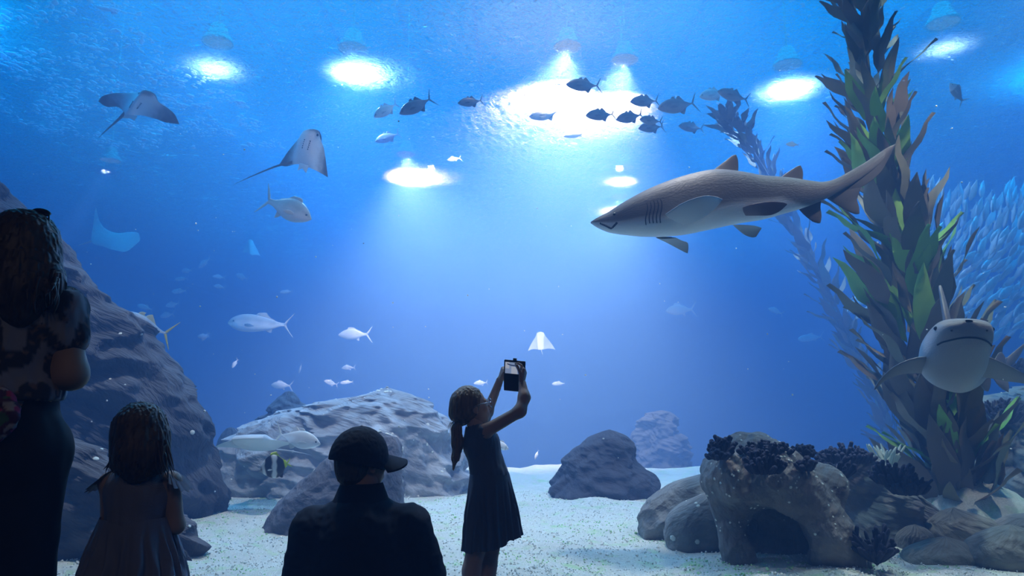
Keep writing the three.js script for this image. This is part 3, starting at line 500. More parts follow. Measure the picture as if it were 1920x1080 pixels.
  for (let i = 0; i < 5; i++) {                                      // gill slits: dark lines lying on the near flank
    const pts = []; for (let k = 0; k <= 6; k++) { const y = lerp(438, 566, k / 6) + (i === 0 ? 8 : 0), x = 372 + i * 19 + 6 * Math.sin(k), q = (x - 80) / 1710, f = clamp((y - cy(q)) / hh(q), -0.99, 0.99), sn = Math.pow(Math.abs(f), 1 / 0.92), z = Math.pow(Math.sqrt(1 - Math.min(1, sn * sn)), 0.92) * hw(q) * s; pts.push(X(x, y, z + path.getPoint(q).z + 0.001)); }
    part('gill_slit', tube(pts, 0.0042, 12, 5), darkLine, t);
  }
  const onSkin = (x, y, lift = 0) => { const q = (x - 80) / 1710, f = clamp((y - cy(q)) / hh(q), -0.99, 0.99), sn = Math.pow(Math.abs(f), 1 / 0.92); return X(x, y, Math.pow(Math.sqrt(1 - Math.min(1, sn * sn)), 0.92) * hw(q) * s + path.getPoint(q).z + lift); };
  part('mouth', tube([[128, 548], [150, 560], [172, 572], [186, 580], [205, 566], [218, 552]].map((p) => onSkin(...p, 0.001)), 0.008, 14, 6), darkLine, t);
  const teeth = []; for (let i = 0; i < 9; i++) { const p = onSkin(136 + i * 7, 552 + i * 3.2, 0.006); teeth.push(new THREE.ConeGeometry(0.005, 0.018, 5).rotateX(Math.PI).translate(p.x, p.y, p.z)); }
  part('teeth', mergeGeometries(teeth), toothMat, t);
  const e = onSkin(205, 505, -0.004); part('eye', new THREE.SphereGeometry(0.014, 12, 8).translate(e.x, e.y, e.z), eyeMat, t);
}
{ // the smaller shark coming towards the window
  const N = at(1818, 604, 4.6), base = at(1785, 690, 5.0), t = thing('shark', 'grey shark seen from below coming towards the window with spread fins', 'shark', base);
  const L = (px, py, d) => at(px, py, d).sub(base);
  const path = catmull([L(1817, 602, 4.61), L(1806, 625, 4.72), L(1792, 655, 4.88), L(1783, 685, 5.08), L(1792, 700, 5.27), L(1822, 700, 5.48), L(1858, 690, 5.69), L(1885, 676, 5.85)]);
  const s = 4.85 / 1300, H = [[0, 6, 3, 3], [0.025, 30, 9, 12], [0.07, 42, 20, 22], [0.15, 48, 34, 32], [0.25, 52, 46, 42], [0.36, 56, 52, 50], [0.5, 48, 46, 42], [0.65, 34, 34, 30], [0.8, 18, 20, 18], [0.92, 9, 12, 10], [1, 3, 8, 6]];
  const w = curve1(H, 1), a = curve1(H, 2), b = curve1(H, 3), up = V(-0.12, 0.78, 0.6).normalize();
  part('body', sweep(path, up, (q) => [w(q) * s, a(q) * s, b(q) * s, 0.86], (q, sn, cs) => mix3([0.36, 0.37, 0.38], [0.15, 0.155, 0.17], smooth(-0.1, 0.55, sn)), 40, 80, false), skinMat, t);
  const tc = [0.13, 0.135, 0.15], un = [0.26, 0.27, 0.28], fc = (p, q) => (ch, sp) => mix3(p, q, sp);
  part('pectoral_fin', finGeo([L(1750, 668, 4.92), L(1712, 672, 4.92), L(1676, 688, 4.96), L(1650, 712, 5.04), L(1639, 730, 5.10)], [L(1756, 706, 5.15), L(1722, 700, 5.13), L(1692, 702, 5.13), L(1662, 712, 5.13), L(1640, 731, 5.11)], 0.05, fc(un, tc)), finMat, t);
  part('pectoral_fin', finGeo([L(1822, 664, 4.92), L(1850, 668, 4.92), L(1885, 682, 4.96), L(1915, 698, 5.04), L(1946, 722, 5.10)], [L(1822, 708, 5.15), L(1850, 708, 5.15), L(1880, 714, 5.15), L(1912, 718, 5.14), L(1945, 724, 5.11)], 0.05, fc(un, tc)), finMat, t);
  part('dorsal_fin', finGeo([L(1778, 622, 4.92), L(1772, 590, 4.96), L(1766, 560, 5.06), L(1762, 540, 5.13), L(1762, 535, 5.15)], [L(1782, 640, 5.20), L(1778, 600, 5.17), L(1772, 570, 5.17), L(1766, 545, 5.16), L(1763, 536, 5.16)], 0.06, fc(tc, [0.16, 0.165, 0.18])), finMat, t);
  part('second_dorsal_fin', finGeo([L(1862, 682, 5.62), L(1866, 672, 5.63), L(1872, 662, 5.66), L(1877, 660, 5.69)], [L(1886, 690, 5.76), L(1886, 680, 5.75), L(1884, 668, 5.73), L(1879, 661, 5.70)], 0.025, fc(tc, tc)), finMat, t);
  part('pelvic_fin', finGeo([L(1835, 712, 5.38), L(1838, 722, 5.38), L(1846, 732, 5.43), L(1852, 734, 5.45)], [L(1858, 708, 5.52), L(1858, 718, 5.52), L(1856, 728, 5.50), L(1853, 733, 5.47)], 0.03, fc(tc, tc)), finMat, t);
  part('pelvic_fin', finGeo([L(1860, 705, 5.43), L(1868, 718, 5.43), L(1880, 730, 5.48), L(1890, 735, 5.52)], [L(1886, 702, 5.57), L(1890, 714, 5.57), L(1892, 726, 5.55), L(1891, 734, 5.53)], 0.03, fc(tc, tc)), finMat, t);
  part('tail_fin', finGeo([L(1875, 682, 5.80), L(1900, 660, 5.89), L(1925, 640, 5.96)], [L(1890, 690, 5.85), L(1906, 676, 5.92), L(1926, 642, 5.97)], 0.03, fc(tc, tc)), finMat, t);
  part('tail_fin', finGeo([L(1875, 690, 5.80), L(1890, 702, 5.85), L(1905, 716, 5.91)], [L(1892, 684, 5.85), L(1898, 696, 5.89), L(1906, 715, 5.91)], 0.02, fc(tc, tc)), finMat, t);
  // mouth, nostrils and eyes sit on the skin: find it by walking out from the path
  const skin = (q, ang, lift) => { const c = path.getPoint(q), d = path.getTangent(q).normalize(), sd = d.clone().cross(up).normalize(), y = sd.clone().cross(d).normalize(), sn = Math.sin(ang), cs = Math.cos(ang); return c.addScaledVector(sd, Math.sign(cs) * Math.pow(Math.abs(cs), 0.86) * (w(q) * s + lift)).addScaledVector(y, Math.sign(sn) * Math.pow(Math.abs(sn), 0.86) * ((sn > 0 ? a(q) : b(q)) * s + lift)); };
  const mouth = []; for (let i = 0; i <= 12; i++) { const u = i / 12 * 2 - 1; mouth.push(skin(0.075 + 0.10 * u * u, -Math.PI / 2 + u * 1.05, 0.0015)); }
  part('mouth', tube(mouth, 0.006, 30, 6), darkLine, t);
  for (const k of [-1, 1]) { const e = skin(0.115, Math.PI / 2 + k * 1.45, -0.003); part('eye', new THREE.SphereGeometry(0.016, 10, 8).translate(e.x, e.y, e.z), eyeMat, t); const n = skin(0.045, -Math.PI / 2 + k * 0.8, 0); part('nostril', new THREE.SphereGeometry(0.008, 8, 6).translate(n.x, n.y, n.z), darkLine, t); }
}
// ---------------------------------------------------------------- rays
// p: nose, tail root, left tip, right tip and tail end in [image x, image y, distance]; top/under colours
function ray(name, label, p, o = {}) {
  const base = at(...p.nose).add(at(...p.root)).multiplyScalar(0.5), L = (q) => at(...q).sub(base), N = L(p.nose), T = L(p.root), t = thing(name, label, 'ray', base);
  const { top = [0.08, 0.085, 0.09], under = [0.9, 0.92, 0.92], tipDark = 0.6, thick = 0.16, lift = V(0, 0.06, 0), headW = 0.15, sweepBack = 0.25, snout = 0.12, sag = 0.1, flip = 1 } = o;
  const ax = T.clone().sub(N), A = L(p.left), B = L(p.right), span = A.distanceTo(B), across = B.clone().sub(A).normalize(), nrm = ax.clone().cross(across).normalize().multiplyScalar(flip);
  const mid = N.clone().lerp(T, 0.5), C = [], nu = 36, nv = 18;
  // a station across the disc: s in -1..1
  const edge = (s) => {
    const tip = s < 0 ? A : B, k = Math.abs(s), hw = headW * span;
    const n0 = N.clone().lerp(T, snout).addScaledVector(across, Math.sign(s) * hw * 0.5), t0 = T.clone().addScaledVector(across, Math.sign(s) * hw * 0.35);
    const lc = n0.clone().lerp(tip, 0.55).addScaledVector(ax, -sweepBack * 0.5 * (o.round ?? 1)).addScaledVector(nrm, sag * span * 0.25), tc = t0.clone().lerp(tip, 0.5).addScaledVector(ax, -0.12).addScaledVector(nrm, sag * span * 0.25);
    const q = (a, b, c) => a.clone().multiplyScalar((1 - k) * (1 - k)).addScaledVector(b, 2 * k * (1 - k)).addScaledVector(c, k * k);
    let l = q(n0, lc, tip), r = q(t0, tc, tip.clone().addScaledVector(ax, 0.03));
    const h = Math.max(0, 1 - k / 0.22); l.addScaledVector(ax, -snout * h * h * (3 - 2 * h)); return [l, r, k];
  };
  const side = (up) => grid(nu, nv, (u, v) => {
    const [l, r, k] = edge(clamp((u - 0.5) * 2, -0.999, 0.999)), c = 0.5 - 0.5 * Math.cos(Math.PI * v), q = l.lerp(r, c);
    const body = Math.exp(-Math.pow(k / 0.28, 2)), th = span * thick * (0.06 + 0.34 * body) * Math.pow(Math.sin(Math.PI * Math.pow(c, 0.75)), 0.7) * (1 - k * 0.9);
    q.addScaledVector(nrm, (up ? 1 : -0.6) * th);
    const d = tipDark * smooth(0.35, 0.9, k) + 0.25 * smooth(0.82, 1, c) * tipDark;
    C.push(...(up ? top : mix3(under, top, d))); return { x: q.x, y: q.y, z: q.z };
  });
  const g1 = side(true), g2 = side(false); g2.index.array.reverse(); g2.computeVertexNormals();
  const g = mergeGeometries([g1, g2]); g.setAttribute('color', new THREE.Float32BufferAttribute(C, 3));
  part('disc', g, skinMat, t);
  const tailEnd = L(p.tail), m = T.clone().lerp(tailEnd, 0.5).add(V(0, (o.tailSag ?? 0.02), 0)), root = T.clone().addScaledVector(ax, -0.12);
  const tp = catmull([root, m, tailEnd]), tr = span * (o.tailR ?? 0.012);
  part('tail', sweep(tp, V(0.02, 1, 0.03), (q) => { const r = tr * (1 - 0.85 * q); return [r, r, r]; }, () => top, 8, 20, false), skinMat, t);
  if (o.head !== false) {
    const hc = N.clone().addScaledVector(ax, 0.14), hr = span * headW * 0.42, dir = ax.clone().normalize();
    part('head', paint(new THREE.SphereGeometry(1, 16, 12), (x, y, z, nx, ny, nz) => (ny > 0.05 ? top : under)).applyMatrix4(new THREE.Matrix4().compose(hc, new THREE.Quaternion().setFromRotationMatrix(new THREE.Matrix4().makeBasis(across.clone(), nrm.clone(), across.clone().cross(nrm))), V(hr, hr * 0.62, hr * 1.5))), skinMat, t);
    for (const k of [-1, 1]) { const e = hc.clone().addScaledVector(across, k * hr * 0.9).addScaledVector(nrm, hr * 0.15); part('eye', new THREE.SphereGeometry(hr * 0.18, 8, 6).translate(e.x, e.y, e.z), eyeMat, t); }
    const gs = []; for (let i = 0; i < 5; i++) for (const k of [-1, 1]) { const e = N.clone().addScaledVector(ax, 0.3 + i * 0.05).addScaledVector(across, k * span * 0.06).addScaledVector(nrm, -span * thick * 0.235); gs.push(new THREE.SphereGeometry(span * 0.006, 6, 4).translate(e.x, e.y, e.z)); }
    part('gill_slits', mergeGeometries(gs), darkLine, t);
    for (const k of [-1, 1]) { const q = T.clone().addScaledVector(across, k * span * 0.06); part('pelvic_fin', finGeo([q.clone().addScaledVector(ax, -0.14), q.clone().addScaledVector(across, k * span * 0.04)], [q.clone().addScaledVector(ax, -0.02), q.clone().addScaledVector(ax, 0.1).addScaledVector(across, k * span * 0.05)], 0.012, () => under, 6, 4), finMat, t); }
  }
  return t;
}
// a ray drawn by its leading and trailing edge, left tip to right tip, in [image x, image y, distance]
function outlineRay(name, label, lead, trail, tail, o = {}) {
  const all = [...lead, ...trail].map((q) => at(...q)), base = all.reduce((a, b) => a.add(b), V(0, 0, 0)).divideScalar(all.length), L = (q) => at(...q).sub(base), t = thing(name, label, 'ray', base);
  const { top = [0.07, 0.075, 0.085], under = [0.9, 0.92, 0.92], tip = 1, thick = 0.07, mid = 0.5 } = o, A = catmull(lead.map(L)), B = catmull(trail.map(L)), span = A.getPoint(0).distanceTo(A.getPoint(1)), C = [];
  const n = A.getPoint(mid).sub(B.getPoint(mid)).cross(A.getPoint(1).sub(A.getPoint(0))).normalize(), toEye = camera.position.clone().sub(base); if ((n.dot(toEye) > 0) !== !!o.topSeen) n.negate();
  const sheet = (up) => grid(48, 16, (u, v) => {
    const k = clamp((u - mid) / (u < mid ? mid : 1 - mid), -1, 1), c = 0.5 - 0.5 * Math.cos(Math.PI * v), q = A.getPoint(u).lerp(B.getPoint(u), c), th = span * thick * (0.12 + 0.88 * Math.exp(-Math.pow(k / 0.36, 2))) * Math.pow(Math.sin(Math.PI * Math.pow(c, 0.8)), 0.7) * Math.sqrt(Math.max(0, 1 - k * k));
    q.addScaledVector(n, (up ? 1 : -0.7) * th); const d = tip * clamp(smooth(0.30, 0.8, Math.abs(k) + 0.06 * n3(q.x * 9, q.y * 9, q.z * 9)) + 0.8 * smooth(0.12, 0.02, c) * smooth(0.25, 0.1, Math.abs(k)));
    C.push(...(up ? top : mix3(under, top, d))); return { x: q.x, y: q.y, z: q.z };
  });
  const g1 = sheet(true), g2 = sheet(false), g = mergeGeometries([g1, g2]); g.setAttribute('color', new THREE.Float32BufferAttribute(C, 3)); part('disc', g, skinMat, t);
  const tp = catmull(tail.map(L)), tr = span * (o.tailR ?? 0.014); part('tail', sweep(tp, V(0.02, 1, 0.03), (q) => { const r = tr * (1 - 0.85 * q); return [r, r, r]; }, () => (o.tailCol ?? top), 8, 24, false), skinMat, t);
  const spot = (u, c, lift = 1) => A.getPoint(u).lerp(B.getPoint(u), c).addScaledVector(n, -span * thick * 0.62 * lift);
  if (o.gills !== false) { const gs = []; for (let i = 0; i < 5; i++) for (const k of [-1, 1]) { const e = spot(mid + k * 0.05, 0.32 + i * 0.055); gs.push(new THREE.SphereGeometry(span * 0.007, 6, 4).translate(e.x, e.y, e.z)); } part('gill_slits', mergeGeometries(gs), darkLine, t);
    for (const k of [-1, 1]) { const e = spot(mid + k * 0.075, 0.10, 0.1); part('eye', new THREE.SphereGeometry(span * 0.012, 8, 6).translate(e.x, e.y, e.z), eyeMat, t); const f0 = spot(mid + k * 0.04, 0.96, 0.2), dn = B.getPoint(mid).sub(A.getPoint(mid)).multiplyScalar(0.22), sd = A.getPoint(1).sub(A.getPoint(0)).multiplyScalar(0.05 * k); part('pelvic_fin', finGeo([f0.clone().sub(sd), f0.clone().add(sd)], [f0.clone().sub(sd).addScaledVector(dn, 0.5), f0.clone().add(sd).add(dn)], 0.012, () => under, 6, 4), finMat, t); } }
  return t;
}
outlineRay('eagle_ray', 'dark winged ray gliding with wings spread at the upper left', [[184, 190, 8.9], [191, 181, 8.85], [211, 175, 8.75], [241, 174, 8.55], [262, 173, 8.35], [271, 170, 8.2], [288, 177, 8.25], [297, 191, 8.35], [314, 202, 8.35], [328, 215, 8.3], [336, 232, 8.3]], [[184, 190, 8.95], [199, 200, 8.95], [222, 201, 8.9], [230, 208, 8.9], [233, 214, 8.9], [243, 216, 8.85], [256, 216, 8.8], [270, 217, 8.7], [292, 223, 8.55], [313, 230, 8.4], [336, 233, 8.32]], [[236, 210, 8.85], [222, 224, 9.0], [203, 241, 9.2], [185, 258, 9.4]], { mid: 0.52 });
outlineRay('eagle_ray', 'pale bellied ray tilted upright beside the bright lamp', [[524, 308, 9.0], [540, 284, 8.8], [558, 262, 8.55], [572, 244, 8.3], [585, 242, 8.25], [597, 245, 8.25], [600, 258, 8.3], [607, 277, 8.25], [612, 310, 8.15], [615, 332, 8.1]], [[524, 309, 9.02], [534, 312, 8.9], [543, 311, 8.75], [554, 308, 8.6], [566, 309, 8.5], [576, 313, 8.4], [588, 318, 8.3], [600, 324, 8.2], [609, 329, 8.14], [615, 333, 8.1]], [[548, 304, 8.65], [520, 311, 8.7], [480, 327, 8.8], [440, 345, 8.9]], { mid: 0.5 });
outlineRay('manta_ray', 'faint pale ray with one raised wing behind the woman', [[180, 388, 14.4], [187, 415, 14.3], [200, 430, 14.1], [220, 437, 13.9], [243, 435, 13.7], [259, 437, 13.5], [263, 447, 13.4]], [[179, 389, 14.4], [174, 425, 14.4], [172, 453, 14.3], [195, 463, 14.0], [215, 469, 13.7], [238, 471, 13.5], [262, 452, 13.4]], [[178, 450, 14.3], [160, 456, 14.4], [145, 461, 14.5]], { top: [0.6, 0.65, 0.68], under: [0.8, 0.84, 0.86], tip: 0.1, gills: false, thick: 0.03 });
ray('distant_ray', 'small pale triangular ray above and right of the raised phone', { nose: [1013, 622, 18], root: [1014, 656, 17.5], left: [990, 657, 18], right: [1041, 655, 18], tail: [1018, 668, 17.4] }, { head: false, top: [0.3, 0.34, 0.36], under: [0.4, 0.44, 0.46], tipDark: 0, sag: 0, headW: 0.2 });
ray('distant_ray', 'tiny faint ray high over the long silver fish', { nose: [470, 449, 22], root: [473, 478, 21.5], left: [454, 473, 22], right: [488, 480, 22], tail: [476, 490, 21.4] }, { head: false, top: [0.7, 0.75, 0.75], under: [0.8, 0.85, 0.85], tipDark: 0, sag: 0, headW: 0.2 });
ray('stingray', 'broad pale stingray lying low beside the silver fish', { nose: [462, 822, 6.4], root: [500, 845, 7.5], left: [404, 838, 7.1], right: [552, 832, 7.0], tail: [582, 853, 7.3] }, { head: false, top: [0.42, 0.45, 0.46], under: [0.75, 0.8, 0.8], tipDark: 0.1, sag: 0.05, headW: 0.3, thick: 0.22, tailR: 0.016, flip: -1 });
// ---------------------------------------------------------------- bony fish
// unit fish, nose at x = -0.5, tail at x = 0.5; rows [x, top, bottom, half width]
function fishProto(kind) {
  const K = {
    jack: { rows: [[0, .004, -.004, .004], [.05, .055, -.05, .03], [.14, .12, -.10, .055], [.30, .17, -.155, .07], [.45, .165, -.165, .068], [.60, .115, -.12, .045], [.72, .055, -.055, .022], [.80, .022, -.022, .012], [.86, .018, -.018, .008]], tail: [.24, .10], dorsal: [.36, .48, .035, .05], second: [.48, .76, .06], anal: [.50, .76, .06], },
    amber: { rows: [[0, .01, -.03, .01], [.05, .07, -.07, .03], [.16, .125, -.125, .055], [.32, .145, -.14, .065], [.5, .12, -.12, .055], [.66, .075, -.085, .035], [.78, .035, -.035, .016], [.86, .028, -.028, .010]], tail: [.20, .09], dorsal: [.40, .70, .03, .05], anal: [.56, .74, .03] },
    bream: { rows: [[0, .005, -.01, .005], [.06, .06, -.06, .03], [.16, .13, -.11, .06], [.32, .175, -.15, .075], [.48, .165, -.14, .068], [.62, .11, -.09, .045], [.74, .055, -.05, .02], [.84, .04, -.04, .012]], tail: [.24, .12], dorsal: [.26, .66, .05, .06], anal: [.52, .68, .06] },
    sardine: { rows: [[0, .004, -.01, .004], [.08, .065, -.07, .036], [.25, .12, -.13, .06], [.45, .125, -.135, .06], [.65, .085, -.095, .04], [.80, .035, -.037, .018], [.86, .022, -.022, .008]], tail: [.13, .08], dorsal: [.42, .56, .05, .07] },
    banner: { rows: [[0, .01, -.02, .008], [.06, .07, -.06, .02], [.16, .24, -.17, .045], [.32, .36, -.30, .06], [.50, .40, -.34, .06], [.66, .32, -.27, .045], [.78, .16, -.13, .02], [.86, .09, -.08, .01]], tail: [.15, .13], dorsal: [.42, .86, .06, .08], anal: [.55, .80, .06] },
  }[kind];
  const top = curve1(K.rows, 1), bot = curve1(K.rows, 2), wid = curve1(K.rows, 3), end = K.rows[K.rows.length - 1][0];
  const path = { getPoint: (q) => V(q * end - 0.5, (top(q * end) + bot(q * end)) / 2, 0), getTangent: () => V(1, 0, 0) };
  const body = (col, nu = 16, nv = 24) => sweep(path, V(0, 1, 0), (q) => { const x = q * end, h = Math.max(0.003, (top(x) - bot(x)) / 2); return [Math.max(0.003, wid(x)), h, h]; }, (q, sn) => col(q * end, sn), nu, nv, true);
  const fin = (lead, trail, th, c, n = 6) => finGeo(lead.map((p) => V(...p, p[2] ?? 0)), trail.map((p) => V(...p, p[2] ?? 0)), th, typeof c === 'function' ? c : () => c, n, 6);
  const [tl, tn] = K.tail, x0 = end - 0.52, fins = {
    tail: (c) => plainMerge([1, -1].map((k) => fin([[x0, k * 0.02], [x0 + 0.06, k * tl * 0.45], [0.5, k * tl]], [[x0 + 0.04, 0], [x0 + tn * 0.7, k * tl * 0.25], [0.505, k * tl * 0.98]], 0.012, c))),
    dorsal: (c) => { const [a, b, h, h2] = K.dorsal; return fin([[a - .5, top(a) - .01], [a - .46, top(a) + h], [a - .42 + (b - a) * .3, top(a) + h2 * 0.8]], [[b - .5, top(b) - .01], [b - .5, top(b) + h * .3], [b - .5 - (b - a) * .2, top(b) + h * .6]], 0.012, c); },
    second: K.second && ((c) => { const [a, b, h] = K.second; return fin([[a - .5, top(a) - .01], [a - .46, top(a) + h * .6], [a - .41, top(a) + h]], [[b - .5, top(b) - .01], [b - .55, top(b) + h * .2], [a - .40, top(a) + h * .95]], 0.01, c); }),
    anal: K.anal && ((c) => { const [a, b, h] = K.anal; return fin([[a - .5, bot(a) + .01], [a - .46, bot(a) - h * .6], [a - .41, bot(a) - h]], [[b - .5, bot(b) + .01], [b - .55, bot(b) - h * .2], [a - .40, bot(a) - h * .95]], 0.01, c); }),
    pectoral: (c, k) => fin([[-.24, -.02, k * wid(.26)], [-.17, -.01, k * (wid(.3) + .03)], [-.08, -.05, k * (wid(.3) + .06)]], [[-.24, -.05, k * wid(.26)], [-.17, -.07, k * (wid(.3) + .03)], [-.08, -.055, k * (wid(.3) + .06)]], 0.006, c),
    eye: (k) => new THREE.SphereGeometry(0.016, 8, 6).translate(-0.5 + 0.085, (top(.085) + bot(.085)) / 2 + .022, k * (wid(.085) * 0.86)),
  };
  return { body, fins };
}
const fishKinds = Object.fromEntries(['jack', 'amber', 'bream', 'sardine', 'banner'].map((k) => [k, fishProto(k)]));
const fishMat = new THREE.MeshStandardMaterial({ vertexColors: true, roughness: 0.42, side: THREE.DoubleSide });
const counter = (back, belly) => (x, sn) => mix3(belly, back, smooth(-0.35, 0.5, sn + 0.12 * Math.sin(x * 30)));
function makeFish(kind, name, label, bodyCol, finCol, tailCol, group) {
  const { body, fins } = fishKinds[kind], t = thing(name, label, 'fish', V(0, 0, 0), group);
  part('body', body(bodyCol), fishMat, t); part('tail_fin', fins.tail(tailCol ?? finCol), fishMat, t); part('dorsal_fin', fins.dorsal(finCol), fishMat, t);
  if (fins.second) part('second_dorsal_fin', fins.second(finCol), fishMat, t); if (fins.anal) part('anal_fin', fins.anal(finCol), fishMat, t);
  for (const k of [-1, 1]) { part('pectoral_fin', fins.pectoral(finCol, k), fishMat, t); part('eye', fins.eye(k), eyeMat, t); }
  return t;
}
function smallFish(kind, name, label, bodyCol, finCol, group) {            // far away: one mesh
  const { body, fins } = fishKinds[kind], list = [body(bodyCol, 10, 14), fins.tail(finCol), fins.dorsal(finCol)];
  if (fins.anal) list.push(fins.anal(finCol));
  return solo(name, plainMerge(list), fishMat, label, 'fish', group);
}
function aim(o, nose, tail, roll = 0) {                // nose and tail in [image x, image y, distance]
  const n = at(...nose), q = at(...tail), x = q.clone().sub(n), l = x.length(); x.normalize();
  const z = x.clone().cross(V(0, 1, 0)).normalize(), y = z.clone().cross(x); o.position.copy(n).lerp(q, 0.5); o.scale.setScalar(l);
  o.quaternion.setFromRotationMatrix(new THREE.Matrix4().makeBasis(x, y, z)); if (roll) o.rotateX(roll); return o;
}
const silver = counter([0.34, 0.38, 0.40], [0.78, 0.82, 0.82]), grey = [0.42, 0.45, 0.46];
aim(makeFish('bream', 'bream', 'pale golden grey fish diving to the right below the tilted ray', counter([0.42, 0.42, 0.36], [0.74, 0.74, 0.68]), [0.5, 0.5, 0.44], [0.6, 0.6, 0.52]), [584, 411, 8.6], [490, 371, 8.9], 0.1);
aim(makeFish('jack', 'yellowtail_jack', 'silver fish with yellow tail half hidden behind the rock slope', counter([0.36, 0.42, 0.46], [0.82, 0.86, 0.86]), [0.55, 0.52, 0.28], [0.62, 0.52, 0.10]), [206, 592, 7.9], [327, 630, 8.1]);
aim(makeFish('amber', 'amberjack', 'long pale blue fish swimming left in open water', counter([0.30, 0.36, 0.40], [0.75, 0.8, 0.8]), grey), [428, 604, 13.5], [551, 610, 13.7]);
aim(makeFish('jack', 'silver_jack', 'shiny silver fish facing right above the striped fish', counter([0.55, 0.60, 0.60], [0.86, 0.9, 0.9]), [0.66, 0.7, 0.68], [0.7, 0.74, 0.66]), [601, 833, 6.9], [514, 812, 7.0]);
{
  const b = [0.02, 0.02, 0.025], w = [0.75, 0.78, 0.76], y = [0.62, 0.80, 0.03];
  const f = makeFish('banner', 'bannerfish', 'small black and white striped fish with bright yellow tail', (x, sn) => (x < 0.10 ? [0.3, 0.3, 0.3] : x < 0.20 + 0.03 * sn ? w : x < 0.42 + 0.07 * sn ? b : x < 0.56 + 0.08 * sn ? w : x < 0.80 ? b : y), y, y);
  f.children.filter((c) => /pectoral|anal/.test(c.name)).forEach((c) => { c.geometry = paint(c.geometry.clone(), () => (c.name === 'anal_fin' ? b : w)); });
  aim(f, [486, 884, 5.5], [546, 867, 5.55]);
}
aim(makeFish('bream', 'striped_bream', 'pale striped fish half hidden behind the dress of the girl with the phone', (x, sn) => (Math.sin(x * 60) > 0.3 ? [0.35, 0.4, 0.42] : [0.7, 0.74, 0.74]), grey), [954, 842, 7.5], [915, 826, 7.6]);
aim(makeFish('bream', 'small_white_fish', 'small white fish above the shark back', counter([0.72, 0.76, 0.74], [0.88, 0.9, 0.88]), [0.7, 0.72, 0.72]), [1473, 270, 8.0], [1501, 272, 7.9]);
aim(makeFish('bream', 'spotted_puffer', 'small dark fish with pale face near the surface right of the kelp', (x, sn) => (x < 0.25 ? [0.8, 0.82, 0.8] : [0.16, 0.2, 0.22]), [0.5, 0.55, 0.55]), [1781, 156, 8.4], [1808, 195, 8.6], 0.6);
// the dark school under the lamps
{
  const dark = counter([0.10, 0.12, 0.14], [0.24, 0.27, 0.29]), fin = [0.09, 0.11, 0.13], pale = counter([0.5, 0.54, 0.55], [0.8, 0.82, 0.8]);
  const S = [
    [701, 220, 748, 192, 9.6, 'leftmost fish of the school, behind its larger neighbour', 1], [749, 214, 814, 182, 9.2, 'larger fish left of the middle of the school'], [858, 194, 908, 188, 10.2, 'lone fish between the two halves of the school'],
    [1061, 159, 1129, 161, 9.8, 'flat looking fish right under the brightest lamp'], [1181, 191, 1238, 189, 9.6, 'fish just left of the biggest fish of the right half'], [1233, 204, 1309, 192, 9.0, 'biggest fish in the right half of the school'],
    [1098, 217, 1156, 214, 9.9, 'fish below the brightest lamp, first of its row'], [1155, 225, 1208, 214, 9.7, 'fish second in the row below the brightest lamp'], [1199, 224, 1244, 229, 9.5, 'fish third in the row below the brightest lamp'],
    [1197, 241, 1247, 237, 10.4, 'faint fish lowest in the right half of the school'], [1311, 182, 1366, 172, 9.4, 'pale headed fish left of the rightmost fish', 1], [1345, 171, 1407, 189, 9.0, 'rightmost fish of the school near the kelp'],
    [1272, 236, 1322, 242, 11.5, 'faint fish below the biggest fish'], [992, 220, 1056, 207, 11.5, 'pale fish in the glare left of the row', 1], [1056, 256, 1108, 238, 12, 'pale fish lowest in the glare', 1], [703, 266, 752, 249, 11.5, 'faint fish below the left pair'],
  ];
  const A = makeFish('jack', 'trevally', '', dark, fin, null, 'dark fish schooling under the lamps'), B = makeFish('jack', 'trevally', '', pale, [0.5, 0.54, 0.56], null, 'dark fish schooling under the lamps');
  let ua = false, ub = false;
  for (const [nx, ny, tx, ty, d, words, light] of S) { let o; if (light) { o = ub ? copyOf(B) : B; ub = true; } else { o = ua ? copyOf(A) : A; ua = true; } o.userData.label = words; aim(o, [nx, ny, d], [tx, ty, d + 0.15]); }
}
